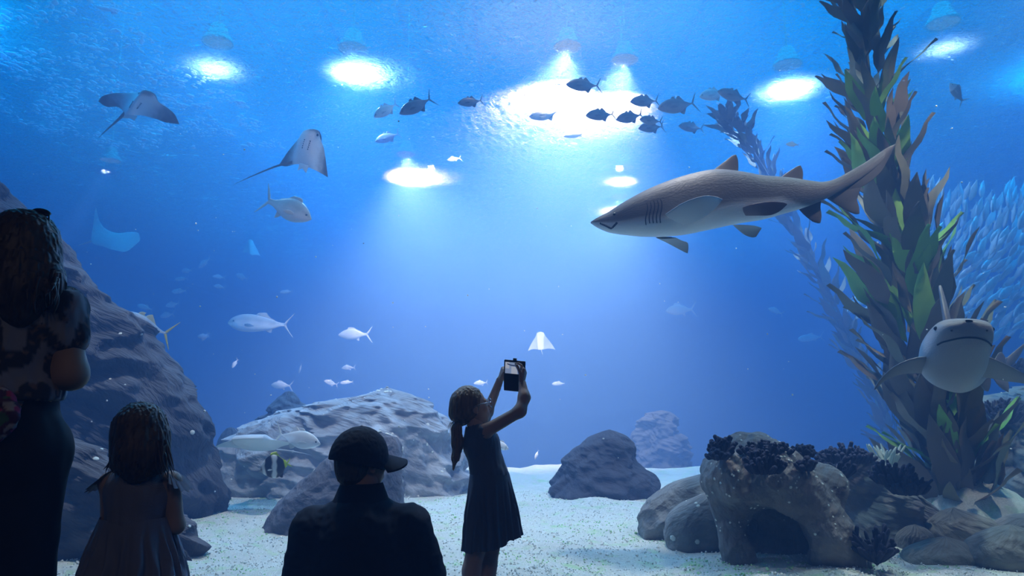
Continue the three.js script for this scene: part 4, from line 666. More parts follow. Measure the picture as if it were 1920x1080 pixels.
// faint fish far off in the blue water on the left and in the middle
{
  const far = [
    [372, 503, 396, 482, 13, 'distant pale fish topmost of the faint left shoal'], [340, 508, 362, 507, 13, 'distant fish just below the topmost of the faint left shoal'], [328, 524, 354, 522, 13.5, 'distant fish third from the top at the left of the faint shoal'], [398, 518, 424, 521, 13.5, 'distant fish right of the third one in the faint shoal'], [442, 515, 466, 524, 14.5, 'very faint fish at the right of the faint shoal'],
    [322, 547, 352, 545, 13, 'distant fish in the middle of the faint left shoal'], [400, 536, 424, 540, 14, 'distant fish right of the middle of the faint shoal'], [310, 574, 338, 568, 13, 'distant fish over the yellow tail'], [258, 572, 288, 582, 12, 'distant fish just over the rock slope edge'], [300, 594, 328, 588, 13, 'distant fish touching the yellow tail'],
    [370, 632, 394, 629, 12, 'distant roundish fish left of the long pale fish'], [525, 548, 551, 546, 14, 'distant fish above the long pale fish tail'], [508, 722, 550, 724, 11.5, 'distant round fish above the lumpy boulder'], [607, 714, 635, 722, 12.5, 'distant fish left of its twin above the layered rock'], [638, 718, 664, 716, 12.5, 'distant fish right of its twin above the layered rock'],
    [640, 690, 668, 689, 13.5, 'distant slim fish below the round pale fish'], [634, 628, 698, 627, 12.5, 'distant round pale fish right of the long pale fish'], [1496, 636, 1546, 631, 14, 'distant pale fish left of the far kelp strand'], [1248, 583, 1306, 580, 15, 'ghostly fish alone in the blue right of the phone'], [888, 719, 916, 717, 13, 'faint fish behind the head of the girl with the phone'], [1035, 720, 1061, 719, 13, 'faint fish right of the raised phone'],
    [435, 690, 447, 672, 10, 'tiny bright fish upright in the blue water'], [1003, 862, 1010, 842, 9, 'tiny pale fish right of the dress'], [333, 730, 330, 690, 11, 'pale slim fish upright beside the rock slope'], [1440, 578, 1470, 590, 14, 'faint small fish between the shark and the far kelp'], [378, 640, 392, 622, 13, 'faint tiny fish under the faint left shoal'], [560, 700, 566, 680, 13, 'faint upright fish above the layered rock'], [838, 300, 866, 296, 9.4, 'faint fish right of the lower bright lamp'],
  ];
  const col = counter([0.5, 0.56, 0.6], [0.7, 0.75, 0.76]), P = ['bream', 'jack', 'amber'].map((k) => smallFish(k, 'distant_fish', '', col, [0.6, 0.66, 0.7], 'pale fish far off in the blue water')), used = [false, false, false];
  far.forEach(([nx, ny, tx, ty, d, label], i) => { const k = i === 16 || i === 12 ? 0 : i % 3, o = used[k] ? copyOf(P[k]) : P[k]; used[k] = true; o.userData.label = label; aim(o, [nx, ny, d * 1.5], [tx, ty, d * 1.5 + rr(-0.2, 0.2)]); });
}
// the dense shoal on the right: steep at the top, slanting lower down
{
  const col = counter([0.24, 0.30, 0.33], [0.52, 0.57, 0.57]), A = smallFish('sardine', 'sardine', 'slim silvery fish in the dense shoal right of the kelp', col, [0.4, 0.45, 0.46], 'silvery shoal right of the kelp');
  let first = true; const spots = [];
  const put = (x, y, d, ang, l, label) => { const o = first ? A : copyOf(A); first = false; if (label) o.userData.label = label; const c = Math.cos(ang), s = Math.sin(ang); aim(o, [x - c * l / 2, y + s * l / 2, d], [x + c * l / 2, y - s * l / 2, d + rr(-0.25, 0.25)], rr(-0.2, 0.2)); };
  let tries = 0;
  while (spots.length < 250 && tries++ < 9000) {
    const x = rr(1728, 2010), y = rr(335, 640), topEdge = 352 - 10 * Math.sin(x * 0.08) + 0.02 * (x - 1800), lowEdge = x < 1800 ? lerp(470, 600, (x - 1728) / 72) : lerp(610, 632, (x - 1800) / 60) - Math.max(0, x - 1860) * 0.5;
    if (y < topEdge || y > lowEdge) continue;
    const near = spots.some(([a, b]) => Math.abs(a - x) < 9 && Math.abs(b - y) < 15); if (near) continue;
    spots.push([x, y]); const f = smooth(350, 520, y), ang = lerp(1.42, 0.82, f) + rr(-0.22, 0.22);
    put(x, y, rr(10.5, 12.5), ang, rr(36, 50));
  }
  for (const [x, y] of [[1604, 572], [1612, 556], [1622, 560], [1630, 548], [1640, 540], [1648, 528], [1618, 584], [1632, 578], [1645, 566], [1655, 550], [1640, 588], [1652, 578]]) put(x, y, rr(11, 12), 0.75 + rr(-0.15, 0.15), rr(34, 42), 'slim silvery fish in the small group left of the kelp');
}
// ---------------------------------------------------------------- people
const skin = mat(0.50, 0.31, 0.22, { roughness: 0.55 }), skinPale = mat(0.58, 0.38, 0.29, { roughness: 0.55 });
function frameOf(F, U) { const f = F.clone().normalize(), s = f.clone().cross(U).normalize(), u = s.clone().cross(f).normalize(); return { f, s, u }; }
function headShape(c, F, U, h) {                      // head with brow, nose, lips, chin, ears; h: chin to crown
  const { f, s, u } = frameOf(F, U), P = (a, b, d) => c.clone().addScaledVector(s, a * h).addScaledVector(u, b * h).addScaledVector(f, d * h), fr = [s, u, f];
  const solid = blend([
    ell(P(0, 0.12, -0.06), 0.325 * h, 0.38 * h, 0.40 * h, fr), ell(P(0, -0.16, 0.12), 0.25 * h, 0.33 * h, 0.27 * h, fr), ell(P(0, -0.41, 0.25), 0.10 * h, 0.085 * h, 0.10 * h, fr), ell(P(0, 0.10, 0.31), 0.2 * h, 0.06 * h, 0.06 * h, fr),
    rcone(P(0, 0.05, 0.36), P(0, -0.10, 0.45), 0.025 * h, 0.045 * h), ell(P(0, -0.13, 0.40), 0.07 * h, 0.035 * h, 0.05 * h, fr), ell(P(0, -0.235, 0.365), 0.095 * h, 0.024 * h, 0.04 * h, fr), ell(P(0, -0.285, 0.355), 0.085 * h, 0.026 * h, 0.04 * h, fr),
    ell(P(0.15, -0.10, 0.26), 0.09 * h, 0.09 * h, 0.08 * h, fr), ell(P(-0.15, -0.10, 0.26), 0.09 * h, 0.09 * h, 0.08 * h, fr),
  ], 0.05 * h);
  const ears = blend([-1, 1].flatMap((k) => [ell(P(k * 0.325, -0.03, -0.02), 0.03 * h, 0.12 * h, 0.075 * h, fr), ell(P(k * 0.335, -0.12, 0.0), 0.03 * h, 0.05 * h, 0.04 * h, fr)]), 0.02 * h);
  const sockets = blend([-1, 1].map((k) => ell(P(k * 0.135, 0.02, 0.40), 0.075 * h, 0.05 * h, 0.07 * h, fr)), 0.01 * h);
  const g = surfaceOf(carve(blend([solid, ears], 0.03 * h), sockets, 0.04 * h), h * 0.022);
  const eyes = [-1, 1].map((k) => P(k * 0.135, 0.015, 0.315)); return { g, P, s, u, f, eyes, r: 0.058 * h };
}
function addEyes(parent, H) {
  H.eyes.forEach((e) => { const o = part('eye', new THREE.SphereGeometry(H.r, 12, 10).translate(e.x, e.y, e.z), mat(0.8, 0.8, 0.8, { roughness: 0.2 }), parent); const q = e.clone().addScaledVector(H.f, H.r * 0.72); part('iris', new THREE.SphereGeometry(H.r * 0.42, 10, 8).translate(q.x, q.y, q.z), eyeMat, o); });
}
function handShape(W, D, N, T, l, curl = 0.5, pinch = 0.5) {   // wrist, finger direction, palm normal, thumb side, length, bend per joint
  const d = D.clone().normalize(), n = N.clone().addScaledVector(d, -N.dot(d)).normalize(); let t = d.clone().cross(n).normalize(); if (t.dot(T) < 0) t.negate();
  const P = (a, b, c) => W.clone().addScaledVector(d, a * l).addScaledVector(t, b * l).addScaledVector(n, c * l), parts = [];
  const off = [0.16, 0.055, -0.05, -0.15], L = [0.42, 0.47, 0.43, 0.33];
  const palm = blend([...off.map((o, i) => rcone(P(0.02, o * 0.5, 0), P(0.48 - Math.abs(o - 0.03) * 0.25, o, 0.0), 0.085 * l, 0.072 * l)), rcone(P(0.06, 0.12, 0.03), P(0.26, 0.22, 0.06), 0.08 * l, 0.065 * l)], 0.05 * l);
  const bend = (p, dir, lens, rs, ang) => { const out = []; let q = p.clone(), v = dir.clone(); lens.forEach((x, i) => { v = v.clone().multiplyScalar(Math.cos(ang)).addScaledVector(n, Math.sin(ang)).normalize(); const e = q.clone().addScaledVector(v, x); out.push(rcone(q, e, rs[i], rs[i + 1])); q = e; const side = v.clone().cross(t).normalize(); }); return blend(out, 0.01 * l); };
  const turn = (dir, ang) => dir.clone().multiplyScalar(Math.cos(ang)).addScaledVector(n, Math.sin(ang));
  const finger = (p, len3, r, ang, dir0) => { const out = []; let q = p, a = 0; for (let i = 0; i < 3; i++) { a += ang; const e = q.clone().addScaledVector(turn(dir0, a), len3 * [0.45, 0.32, 0.23][i]); out.push(rcone(q, e, r * (1 - 0.08 * i), r * (0.92 - 0.08 * i))); q = e; } return blend(out, 0.008 * l); };
  off.forEach((o, i) => parts.push(finger(P(0.47 - Math.abs(o - 0.03) * 0.25, o, 0), L[i] * l, 0.05 * l * (i === 3 ? 0.88 : 1), curl * (0.9 + 0.07 * i), d.clone().addScaledVector(t, o * 0.5).normalize())));
  parts.push(finger(P(0.24, 0.20, 0.05), 0.36 * l, 0.056 * l, curl * pinch, d.clone().multiplyScalar(0.75).addScaledVector(t, 0.6).addScaledVector(n, 0.25).normalize()));
  return surfaceOf(blend([palm, ...parts], 0.012 * l), Math.max(0.0026, l * 0.02));
}
const skinMerge = (list) => mergeGeometries(list);
const hairMat = new THREE.MeshStandardMaterial({ vertexColors: true, roughness: 0.5, side: THREE.DoubleSide });
const strands = (f, axisY = true, amp = 0.006, fr = 60) => like((x, y, z) => f(x, y, z) + amp * n3(x * fr, y * fr * 0.06, z * fr) + amp * 0.6 * n3(x * fr * 2.3, y * fr * 0.1, z * fr * 2.3), f, amp);
const hairTone = (a, b) => (x, y, z) => mix3(a, b, clamp(0.5 + 0.6 * n3(x * 70, y * 5, z * 70)));
function lock(pts, r, n = 16) { const c = catmull(pts); return sweep(c, V(0.3, 0.1, 1).normalize(), (q) => { const k = r * Math.pow(Math.max(0.02, 1 - q), 0.6); return [k, k, k]; }, null, 6, n, false); }
function figure(D, px) { const g = at(px, 900, D), base = V(g.x, 0, -D), J = (x, y, dz = 0) => at(x, y, D + dz).sub(base), W = (x, y, z) => V(x, y, z); return { base, J, s: at(px + 1, 900, D).x - g.x }; }
function foot(a, dir, l) { const t = a.clone().addScaledVector(dir, l * 0.62); t.y = 0.03; const h = a.clone().addScaledVector(dir, -l * 0.2); h.y = 0.035; return blend([rcone(a, h, 0.034, 0.034), rcone(h, t, 0.034, 0.026), rcone(a, t, 0.034, 0.022)], 0.03); }
const ring = (n, m, f) => grid(n, m, (u, v) => f(u * 2 * Math.PI, v), true);

// ---- girl holding up a phone
{
  const { base, J, s } = figure(3.25, 915), t = thing('person', 'girl in a sleeveless dress with ponytail raising a phone', 'person', base);
  const hc = J(886, 764, 0), h = 0.185, H = headShape(hc, V(0.94, 0.20, -0.28), V(-0.16, 1, 0.02), h);
  const rs = J(908, 810, -0.075), re = J(975, 771, -0.09), rw = J(979, 717, -0.02), ls = J(902, 808, 0.085), le = J(914, 772, 0.19), lw = J(938, 711, 0.10);
  const neck = J(893, 800, 0), chest = J(901, 826, 0), waist = J(917, 890, 0), hip = J(919, 935, 0);
  const kA = V(J(884, 1079, -0.02).x, 0.30, -0.02 * -1), aA = V(J(878, 1100).x, 0.075, 0.05), kB = V(J(914, 1079).x, 0.31, -0.05), aB = V(J(912, 1100).x, 0.075, -0.06);
  const body = blend([
    rcone(J(888, 785), neck, 0.034, 0.033), rcone(neck, chest, 0.04, 0.06), rcone(chest, waist, 0.062, 0.07), rcone(waist, hip, 0.065, 0.07), rcone(rs, chest, 0.03, 0.045), rcone(ls, chest, 0.03, 0.045),
    rcone(rs, re, 0.031, 0.0265), rcone(re, J(983, 745, -0.06), 0.026, 0.0255), rcone(J(983, 745, -0.06), rw, 0.0255, 0.0185), rcone(ls, le, 0.030, 0.026), rcone(le, lw, 0.0265, 0.018),
    rcone(J(906, 960, -0.03), kA, 0.052, 0.040), rcone(kA, V(kA.x - 0.004, 0.2, kA.z + 0.03), 0.038, 0.040), rcone(V(kA.x - 0.004, 0.2, kA.z + 0.03), aA, 0.040, 0.025), rcone(J(930, 960, 0.03), kB, 0.052, 0.040), rcone(kB, V(kB.x, 0.2, kB.z + 0.02), 0.038, 0.040), rcone(V(kB.x, 0.2, kB.z + 0.02), aB, 0.040, 0.025),
    foot(aA, V(0.9, 0, -0.4).normalize(), 0.17), foot(aB, V(0.9, 0, -0.4).normalize(), 0.17),
  ], 0.022);
  const hr = handShape(rw, J(984, 690, 0.0).sub(rw), V(-1, 0.05, -0.25), V(-0.2, 0.2, 1), 0.125, 0.62, 0.2), hl = handShape(lw, J(946, 688, 0.06).sub(lw), V(1, 0.1, -0.1), V(0.2, 0.2, 1), 0.12, 0.62, 0.2);
  part('body', skinMerge([surfaceOf(body, 0.010), H.g, hr, hl]), skinPale, t); addEyes(t, H);
  // hair: cap of hair drawn back into a ponytail
  const capHair = blend([ell(H.P(0, 0.14, -0.10), 0.375 * h, 0.43 * h, 0.43 * h, [H.s, H.u, H.f]), ell(H.P(0, 0.0, -0.28), 0.30 * h, 0.36 * h, 0.26 * h, [H.s, H.u, H.f]), rcone(H.P(0, -0.1, -0.42), J(862, 789, -0.01), 0.035, 0.018)], 0.03);
  const face = ell(H.P(0, -0.12, 0.36), 0.36 * h, 0.46 * h, 0.30 * h, [H.s, H.u, H.f]);
  const hg = surfaceOf(strands(carve(capHair, face, 0.02), true, 0.003, 80), 0.0065);
  const tailHair = strands(blend([rcone(J(862, 788, -0.01), J(856, 806, -0.015), 0.013, 0.022), rcone(J(856, 806, -0.015), J(857, 830, -0.02), 0.024, 0.027), rcone(J(860, 828, -0.02), J(854, 858, -0.02), 0.025, 0.017), rcone(J(854, 858, -0.02), J(850, 880, -0.02), 0.016, 0.004)], 0.015), true, 0.004, 60), tg = surfaceOf(tailHair, 0.005);
  const wisps = []; for (let i = 0; i < 14; i++) { const a = J(858 + rr(-4, 4), 786 + rr(-4, 6), rr(-0.03, 0.01)), b = J(846 + rr(-9, 6), 806 + rr(-6, 16), rr(-0.03, 0.01)); wisps.push(lock([a, a.clone().lerp(b, 0.5).add(V(-0.008, 0.01, 0)), b], 0.0012, 8)); }
  const hairAll = plainMerge([hg, tg, ...wisps].map((g) => (g.deleteAttribute('color'), g))); part('hair', paint(hairAll, hairTone([0.16, 0.10, 0.05], [0.34, 0.23, 0.12])), hairMat, t);
  const tie = J(860, 791, -0.012); part('hair_tie', new THREE.TorusGeometry(0.015, 0.005, 8, 16).rotateX(1.3).translate(tie.x, tie.y, tie.z), mat(0.05, 0.05, 0.08), t);
  // glasses
  const gl = []; for (const k of [-1, 1]) { const c = H.P(k * 0.15, 0.02, 0.445), q = new THREE.Quaternion().setFromUnitVectors(V(0, 0, 1), H.f); gl.push(new THREE.TorusGeometry(0.021, 0.0018, 6, 18).applyQuaternion(q).translate(c.x, c.y, c.z)); gl.push(tube([H.P(k * 0.27, 0.04, 0.42), H.P(k * 0.35, 0.05, 0.15), H.P(k * 0.36, 0.02, -0.04)], 0.0018, 8, 5)); }
  gl.push(tube([H.P(-0.05, 0.04, 0.46), H.P(0, 0.055, 0.48), H.P(0.05, 0.04, 0.46)], 0.0018, 6, 5)); part('glasses', plainMerge(gl), mat(0.45, 0.5, 0.6, { roughness: 0.25, metalness: 0.4 }), t);
  // dress: bodice and gathered skirt
  const fold = (x, y, z) => 0.0035 * n3(x * 40, y * 9, z * 40);
  const bod = blend([rcone(J(893, 806), J(902, 830), 0.050, 0.070), ell(J(903, 830), 0.080, 0.075, 0.085), rcone(J(904, 840), J(918, 892), 0.074, 0.088), rcone(rs, J(900, 824, -0.03), 0.037, 0.055), rcone(ls, J(902, 824, 0.03), 0.037, 0.055)], 0.03);
  const armHole = blend([rcone(rs.clone().add(V(0.02, 0.0, 0.01)), re, 0.034, 0.034), rcone(ls, le, 0.03, 0.03)], 0.01), neckHole = rcone(J(886, 780), J(893, 803), 0.045, 0.038);
  const bodice = surfaceOf(like((x, y, z) => Math.max(bod(x, y, z) + fold(x, y, z), -neckHole(x, y, z), -armHole(x, y, z) * 0.8 - 0.004), bod, 0.01), 0.009);
  const wc = J(918, 888), hemC = J(921, 1016);
  const skirt = ring(150, 26, (a, v) => { const c = wc.clone().lerp(hemC, v), rx = lerp(0.090, 0.124, Math.pow(v, 0.8)), rz = lerp(0.088, 0.125, v), pl = 0.010 * smooth(0.05, 0.6, v) * Math.sin(a * 21 + 2 * n2(a * 2, v)) + 0.012 * v * Math.sin(a * 5 + 1); return { x: c.x + Math.cos(a) * (rx + pl), y: c.y + v * (0.030 * Math.cos(a) - 0.012 * Math.sin(a)) + 0.004 * Math.sin(a * 21) * v, z: c.z + Math.sin(a) * (rz + pl), u: a * 0.12, v: v * 0.3 }; });
  part('dress', plainMerge([bodice, skirt]), mat(0.13, 0.16, 0.22, { roughness: 0.7, bumpMap: stretch(clothBump, 8, 8), bumpScale: 0.002 }), t);
  for (const a of [aA, aB]) part('shoe', surfaceOf(like((x, y, z) => Math.max(foot(a, V(0.9, 0, -0.4).normalize(), 0.175)(x, y, z) - 0.006, y - 0.06), foot(a, V(0.9, 0, -0.4).normalize(), 0.175), 0.01), 0.008), mat(0.2, 0.18, 0.2), t);
  // the phone in its folding case is a thing of its own
  const ph = thing('phone', 'phone in an open black folding case showing the tank on its lit screen', 'phone', base.clone().add(J(965, 690, 0.02)));
  const q = new THREE.Quaternion().setFromRotationMatrix(new THREE.Matrix4().makeBasis(...(() => { const n = V(-0.30, -0.22, 0.93).normalize(), x = V(1, -0.03, 0).addScaledVector(n, -V(1, -0.03, 0).dot(n)).normalize(); return [x, n.clone().cross(x), n]; })())); ph.quaternion.copy(q);
  const caseMat = mat(0.015, 0.015, 0.02, { roughness: 0.6 });
  part('case', new RoundedBoxGeometry(0.104, 0.072, 0.010, 3, 0.004), caseMat, ph); part('case_flap', new RoundedBoxGeometry(0.080, 0.078, 0.006, 3, 0.003).rotateX(0.12).translate(-0.012, -0.074, -0.002), caseMat, ph); part('clasp', new RoundedBoxGeometry(0.018, 0.012, 0.008, 2, 0.002).translate(0.0, 0.040, 0), caseMat, ph);
  const cv = document.createElement('canvas'); cv.width = 256; cv.height = 160; const g2 = cv.getContext('2d'); g2.fillStyle = '#a9c3f2'; g2.fillRect(0, 0, 256, 160); g2.fillStyle = '#dfe9ff'; g2.fillRect(0, 0, 60, 90); g2.fillRect(90, 60, 90, 100);
  g2.strokeStyle = '#2c3f6e'; g2.lineWidth = 14; g2.beginPath(); g2.moveTo(30, 24); g2.quadraticCurveTo(90, 52, 160, 40); g2.stroke(); g2.lineWidth = 20; g2.strokeStyle = '#3c5488'; g2.beginPath(); g2.moveTo(150, 40); g2.quadraticCurveTo(190, 90, 206, 160); g2.stroke(); g2.fillStyle = '#07080c'; g2.fillRect(218, 0, 38, 160); g2.fillStyle = '#f2d8a0'; g2.beginPath(); g2.arc(237, 50, 11, 0, 7); g2.fill(); g2.fillStyle = '#d8552c'; g2.fillRect(228, 14, 16, 10);
  const sc = new THREE.CanvasTexture(cv); sc.colorSpace = THREE.SRGBColorSpace;
  const scr = new THREE.MeshStandardMaterial({ color: 0x050505, roughness: 0.3, emissive: 0xffffff, emissiveMap: sc, emissiveIntensity: 0.55 });
  part('screen', new THREE.PlaneGeometry(0.086, 0.054).translate(-0.002, 0, 0.0058), scr, ph);
  const glow = new THREE.RectAreaLight(0xbcd0ff, 0.3, 0.086, 0.054); glow.name = 'phone_screen_light'; glow.position.set(-0.002, 0, 0.0075).applyQuaternion(q).add(ph.position); glow.quaternion.copy(q); glow.rotateY(Math.PI); scene.add(glow);
}
// ---- man with a cap sitting on the floor
{
  const { base, J, s } = figure(2.75, 678), t = thing('person', 'man in a cap and dark collared shirt sitting on the floor', 'person', base);
  const hc = J(680, 866, 0), h = 0.228, H = headShape(hc, V(0.72, -0.02, -0.69), V(0.02, 1, 0), h);
  const neck = J(674, 945, 0), ls = J(582, 990, 0), rs = J(772, 984, 0), le = V(J(548, 1120).x, 0.33, -0.06), re = V(J(810, 1120).x, 0.33, -0.06), lw = V(-0.10, 0.22, -0.30), rw = V(0.11, 0.22, -0.30), pel = V(0, 0.12, 0), chest = J(677, 1010, 0);
  const kL = V(-0.34, 0.15, -0.28), kR = V(0.30, 0.15, -0.26), aL = V(0.06, 0.07, -0.30), aR = V(-0.10, 0.08, -0.40);
  const body = blend([rcone(J(681, 900), neck, 0.060, 0.062), rcone(neck, chest, 0.08, 0.14), rcone(chest, pel, 0.15, 0.15), rcone(ls, chest, 0.05, 0.1), rcone(rs, chest, 0.05, 0.1), rcone(ls, le, 0.05, 0.045), rcone(rs, re, 0.05, 0.045), rcone(le, lw, 0.045, 0.03), rcone(re, rw, 0.045, 0.03),
    rcone(V(-0.10, 0.12, 0), kL, 0.085, 0.06), rcone(V(0.10, 0.12, 0), kR, 0.085, 0.06), rcone(kL, aL, 0.058, 0.038), rcone(kR, aR, 0.058, 0.038), rcone(aL, V(0.20, 0.05, -0.34), 0.036, 0.03), rcone(aR, V(-0.24, 0.05, -0.44), 0.036, 0.03)], 0.04);
  const hL = handShape(lw, V(0.7, -0.2, -0.6), V(0, -1, 0.2), V(0.3, 0.2, -1), 0.18, 0.35, 0.5), hR = handShape(rw, V(-0.7, -0.2, -0.6), V(0, -1, 0.2), V(-0.3, 0.2, -1), 0.18, 0.35, 0.5);
  part('body', skinMerge([surfaceOf(body, 0.012), H.g, hL, hR]), skin, t); addEyes(t, H);
  const fr = [H.s, H.u, H.f];
  const shortHair = carve(blend([ell(H.P(0, 0.08, -0.10), 0.330 * h, 0.42 * h, 0.405 * h, fr), ell(H.P(0, -0.12, -0.24), 0.27 * h, 0.28 * h, 0.22 * h, fr)], 0.02), ell(H.P(0, -0.18, 0.30), 0.5 * h, 0.55 * h, 0.40 * h, fr), 0.02);
  part('hair', paint(surfaceOf(strands(shortHair, true, 0.003, 90), 0.006), hairTone([0.05, 0.04, 0.03], [0.10, 0.08, 0.06])), hairMat, t);
  // cap: crown, seams, brim, button
  const crownF = ell(H.P(0, 0.11, -0.06), 0.385 * h, 0.46 * h, 0.46 * h, fr), low = ell(H.P(0, 0.05, -0.10), 0.375 * h, 0.40 * h, 0.45 * h, fr), crown = blend([crownF, low], 0.03), cut = H.P(0, 0.02, 0), cutN = H.u.clone().addScaledVector(H.f, 0.22).normalize();
  const cap = surfaceOf(like((x, y, z) => { const d = (x - cut.x) * cutN.x + (y - cut.y) * cutN.y + (z - cut.z) * cutN.z; return Math.max(Math.abs(crown(x, y, z)) - 0.006, -d - 0.02) + 0.0012 * n3(x * 40, y * 40, z * 40); }, crown, 0.01), 0.006);
  const capMat = mat(0.022, 0.026, 0.045, { roughness: 0.85, bumpMap: stretch(clothBump, 10, 10), bumpScale: 0.0015 }), co = part('cap', cap, capMat, t, 'dark blue baseball cap');
  const brim = grid(24, 12, (u, v) => { const a = (u - 0.5) * 2.2, r0 = 0.40, r1 = 0.40 + 0.40 * Math.sqrt(Math.max(0, Math.cos(a * 1.42 / 1.0 * 0.98))), r = lerp(r0, r1, v), p = H.P(Math.sin(a) * r * 0.95, 0.13 - 0.10 * v - 0.20 * Math.sin(a) * Math.sin(a), Math.cos(a) * r + 0.02); return { x: p.x, y: p.y, z: p.z }; });
  const brim2 = brim.clone().translate(0, -0.007, 0); part('brim', plainMerge([brim, brim2]), capMat, co);
  const bt = H.P(0, 0.57, -0.06); part('button', new THREE.SphereGeometry(0.009, 10, 6).translate(bt.x, bt.y, bt.z), capMat, co);
  for (let i = 0; i < 3; i++) { const a = i * Math.PI / 3 + 0.3, pts = []; for (let k = 0; k <= 14; k++) { const b = Math.PI * k / 14, p = H.P(Math.cos(b) * Math.cos(a) * 0.39, 0.11 + Math.sin(b) * 0.467, -0.06 + Math.cos(b) * Math.sin(a) * 0.465); pts.push(p); } part('seam', tube(pts, 0.0022, 30, 5), capMat, co); }
  // shirt with short sleeves and a standing collar
  const tor = blend([rcone(J(675, 955), J(676, 985), 0.085, 0.12), ell(J(677, 1000), 0.185, 0.105, 0.125), rcone(ls.clone().add(V(0.03, -0.012, 0)), rs.clone().add(V(-0.03, -0.012, 0)), 0.072, 0.072), rcone(chest, V(0, 0.16, 0), 0.165, 0.17), ell(J(677, 1060), 0.215, 0.16, 0.13), ell(V(0, 0.2, 0), 0.20, 0.15, 0.155), rcone(ls, le.clone().lerp(ls, 0.22), 0.074, 0.068), rcone(rs, re.clone().lerp(rs, 0.22), 0.074, 0.068)], 0.05);
  const shirtM = mat(0.020, 0.024, 0.042, { roughness: 0.85, bumpMap: stretch(clothBump, 12, 12), bumpScale: 0.002 });
  const so = part('shirt', surfaceOf(like((x, y, z) => Math.max(tor(x, y, z) + 0.004 * n3(x * 9, y * 16, z * 9) + 0.003 * n3(x * 30, y * 30, z * 12), 0.06 - y), tor, 0.02), 0.011), shirtM, t);
  const cc = J(678, 925), col = (r0, r1, y0, y1) => ring(48, 6, (a, v) => ({ x: cc.x + Math.cos(a) * lerp(r0, r1, v), y: cc.y + lerp(y0, y1, v) - 0.018 * Math.max(0, Math.sin(-a)), z: cc.z + Math.sin(a) * lerp(r0, r1, v) * 0.9 }));
  part('collar', plainMerge([col(0.088, 0.080, -0.035, 0.042), col(0.080, 0.108, 0.042, -0.028)]), shirtM, so);
  const legs = blend([rcone(V(-0.10, 0.13, 0), kL, 0.10, 0.075), rcone(V(0.10, 0.13, 0), kR, 0.10, 0.075), rcone(kL, aL, 0.073, 0.055), rcone(kR, aR, 0.073, 0.055), ell(V(0, 0.13, 0.02), 0.18, 0.13, 0.15)], 0.05);
  part('trousers', surfaceOf(like((x, y, z) => Math.max(legs(x, y, z) + 0.004 * n3(x * 20, y * 20, z * 20), 0.004 - y), legs, 0.01), 0.014), mat(0.04, 0.04, 0.05, { roughness: 0.9 }), t);
  for (const [a, b] of [[aL, V(0.20, 0.05, -0.34)], [aR, V(-0.24, 0.05, -0.44)]]) { const sh = blend([rcone(a, b, 0.045, 0.042)], 0.01); part('shoe', surfaceOf(like((x, y, z) => Math.max(sh(x, y, z), 0.003 - y), sh), 0.01), mat(0.05, 0.05, 0.05), t); }
}
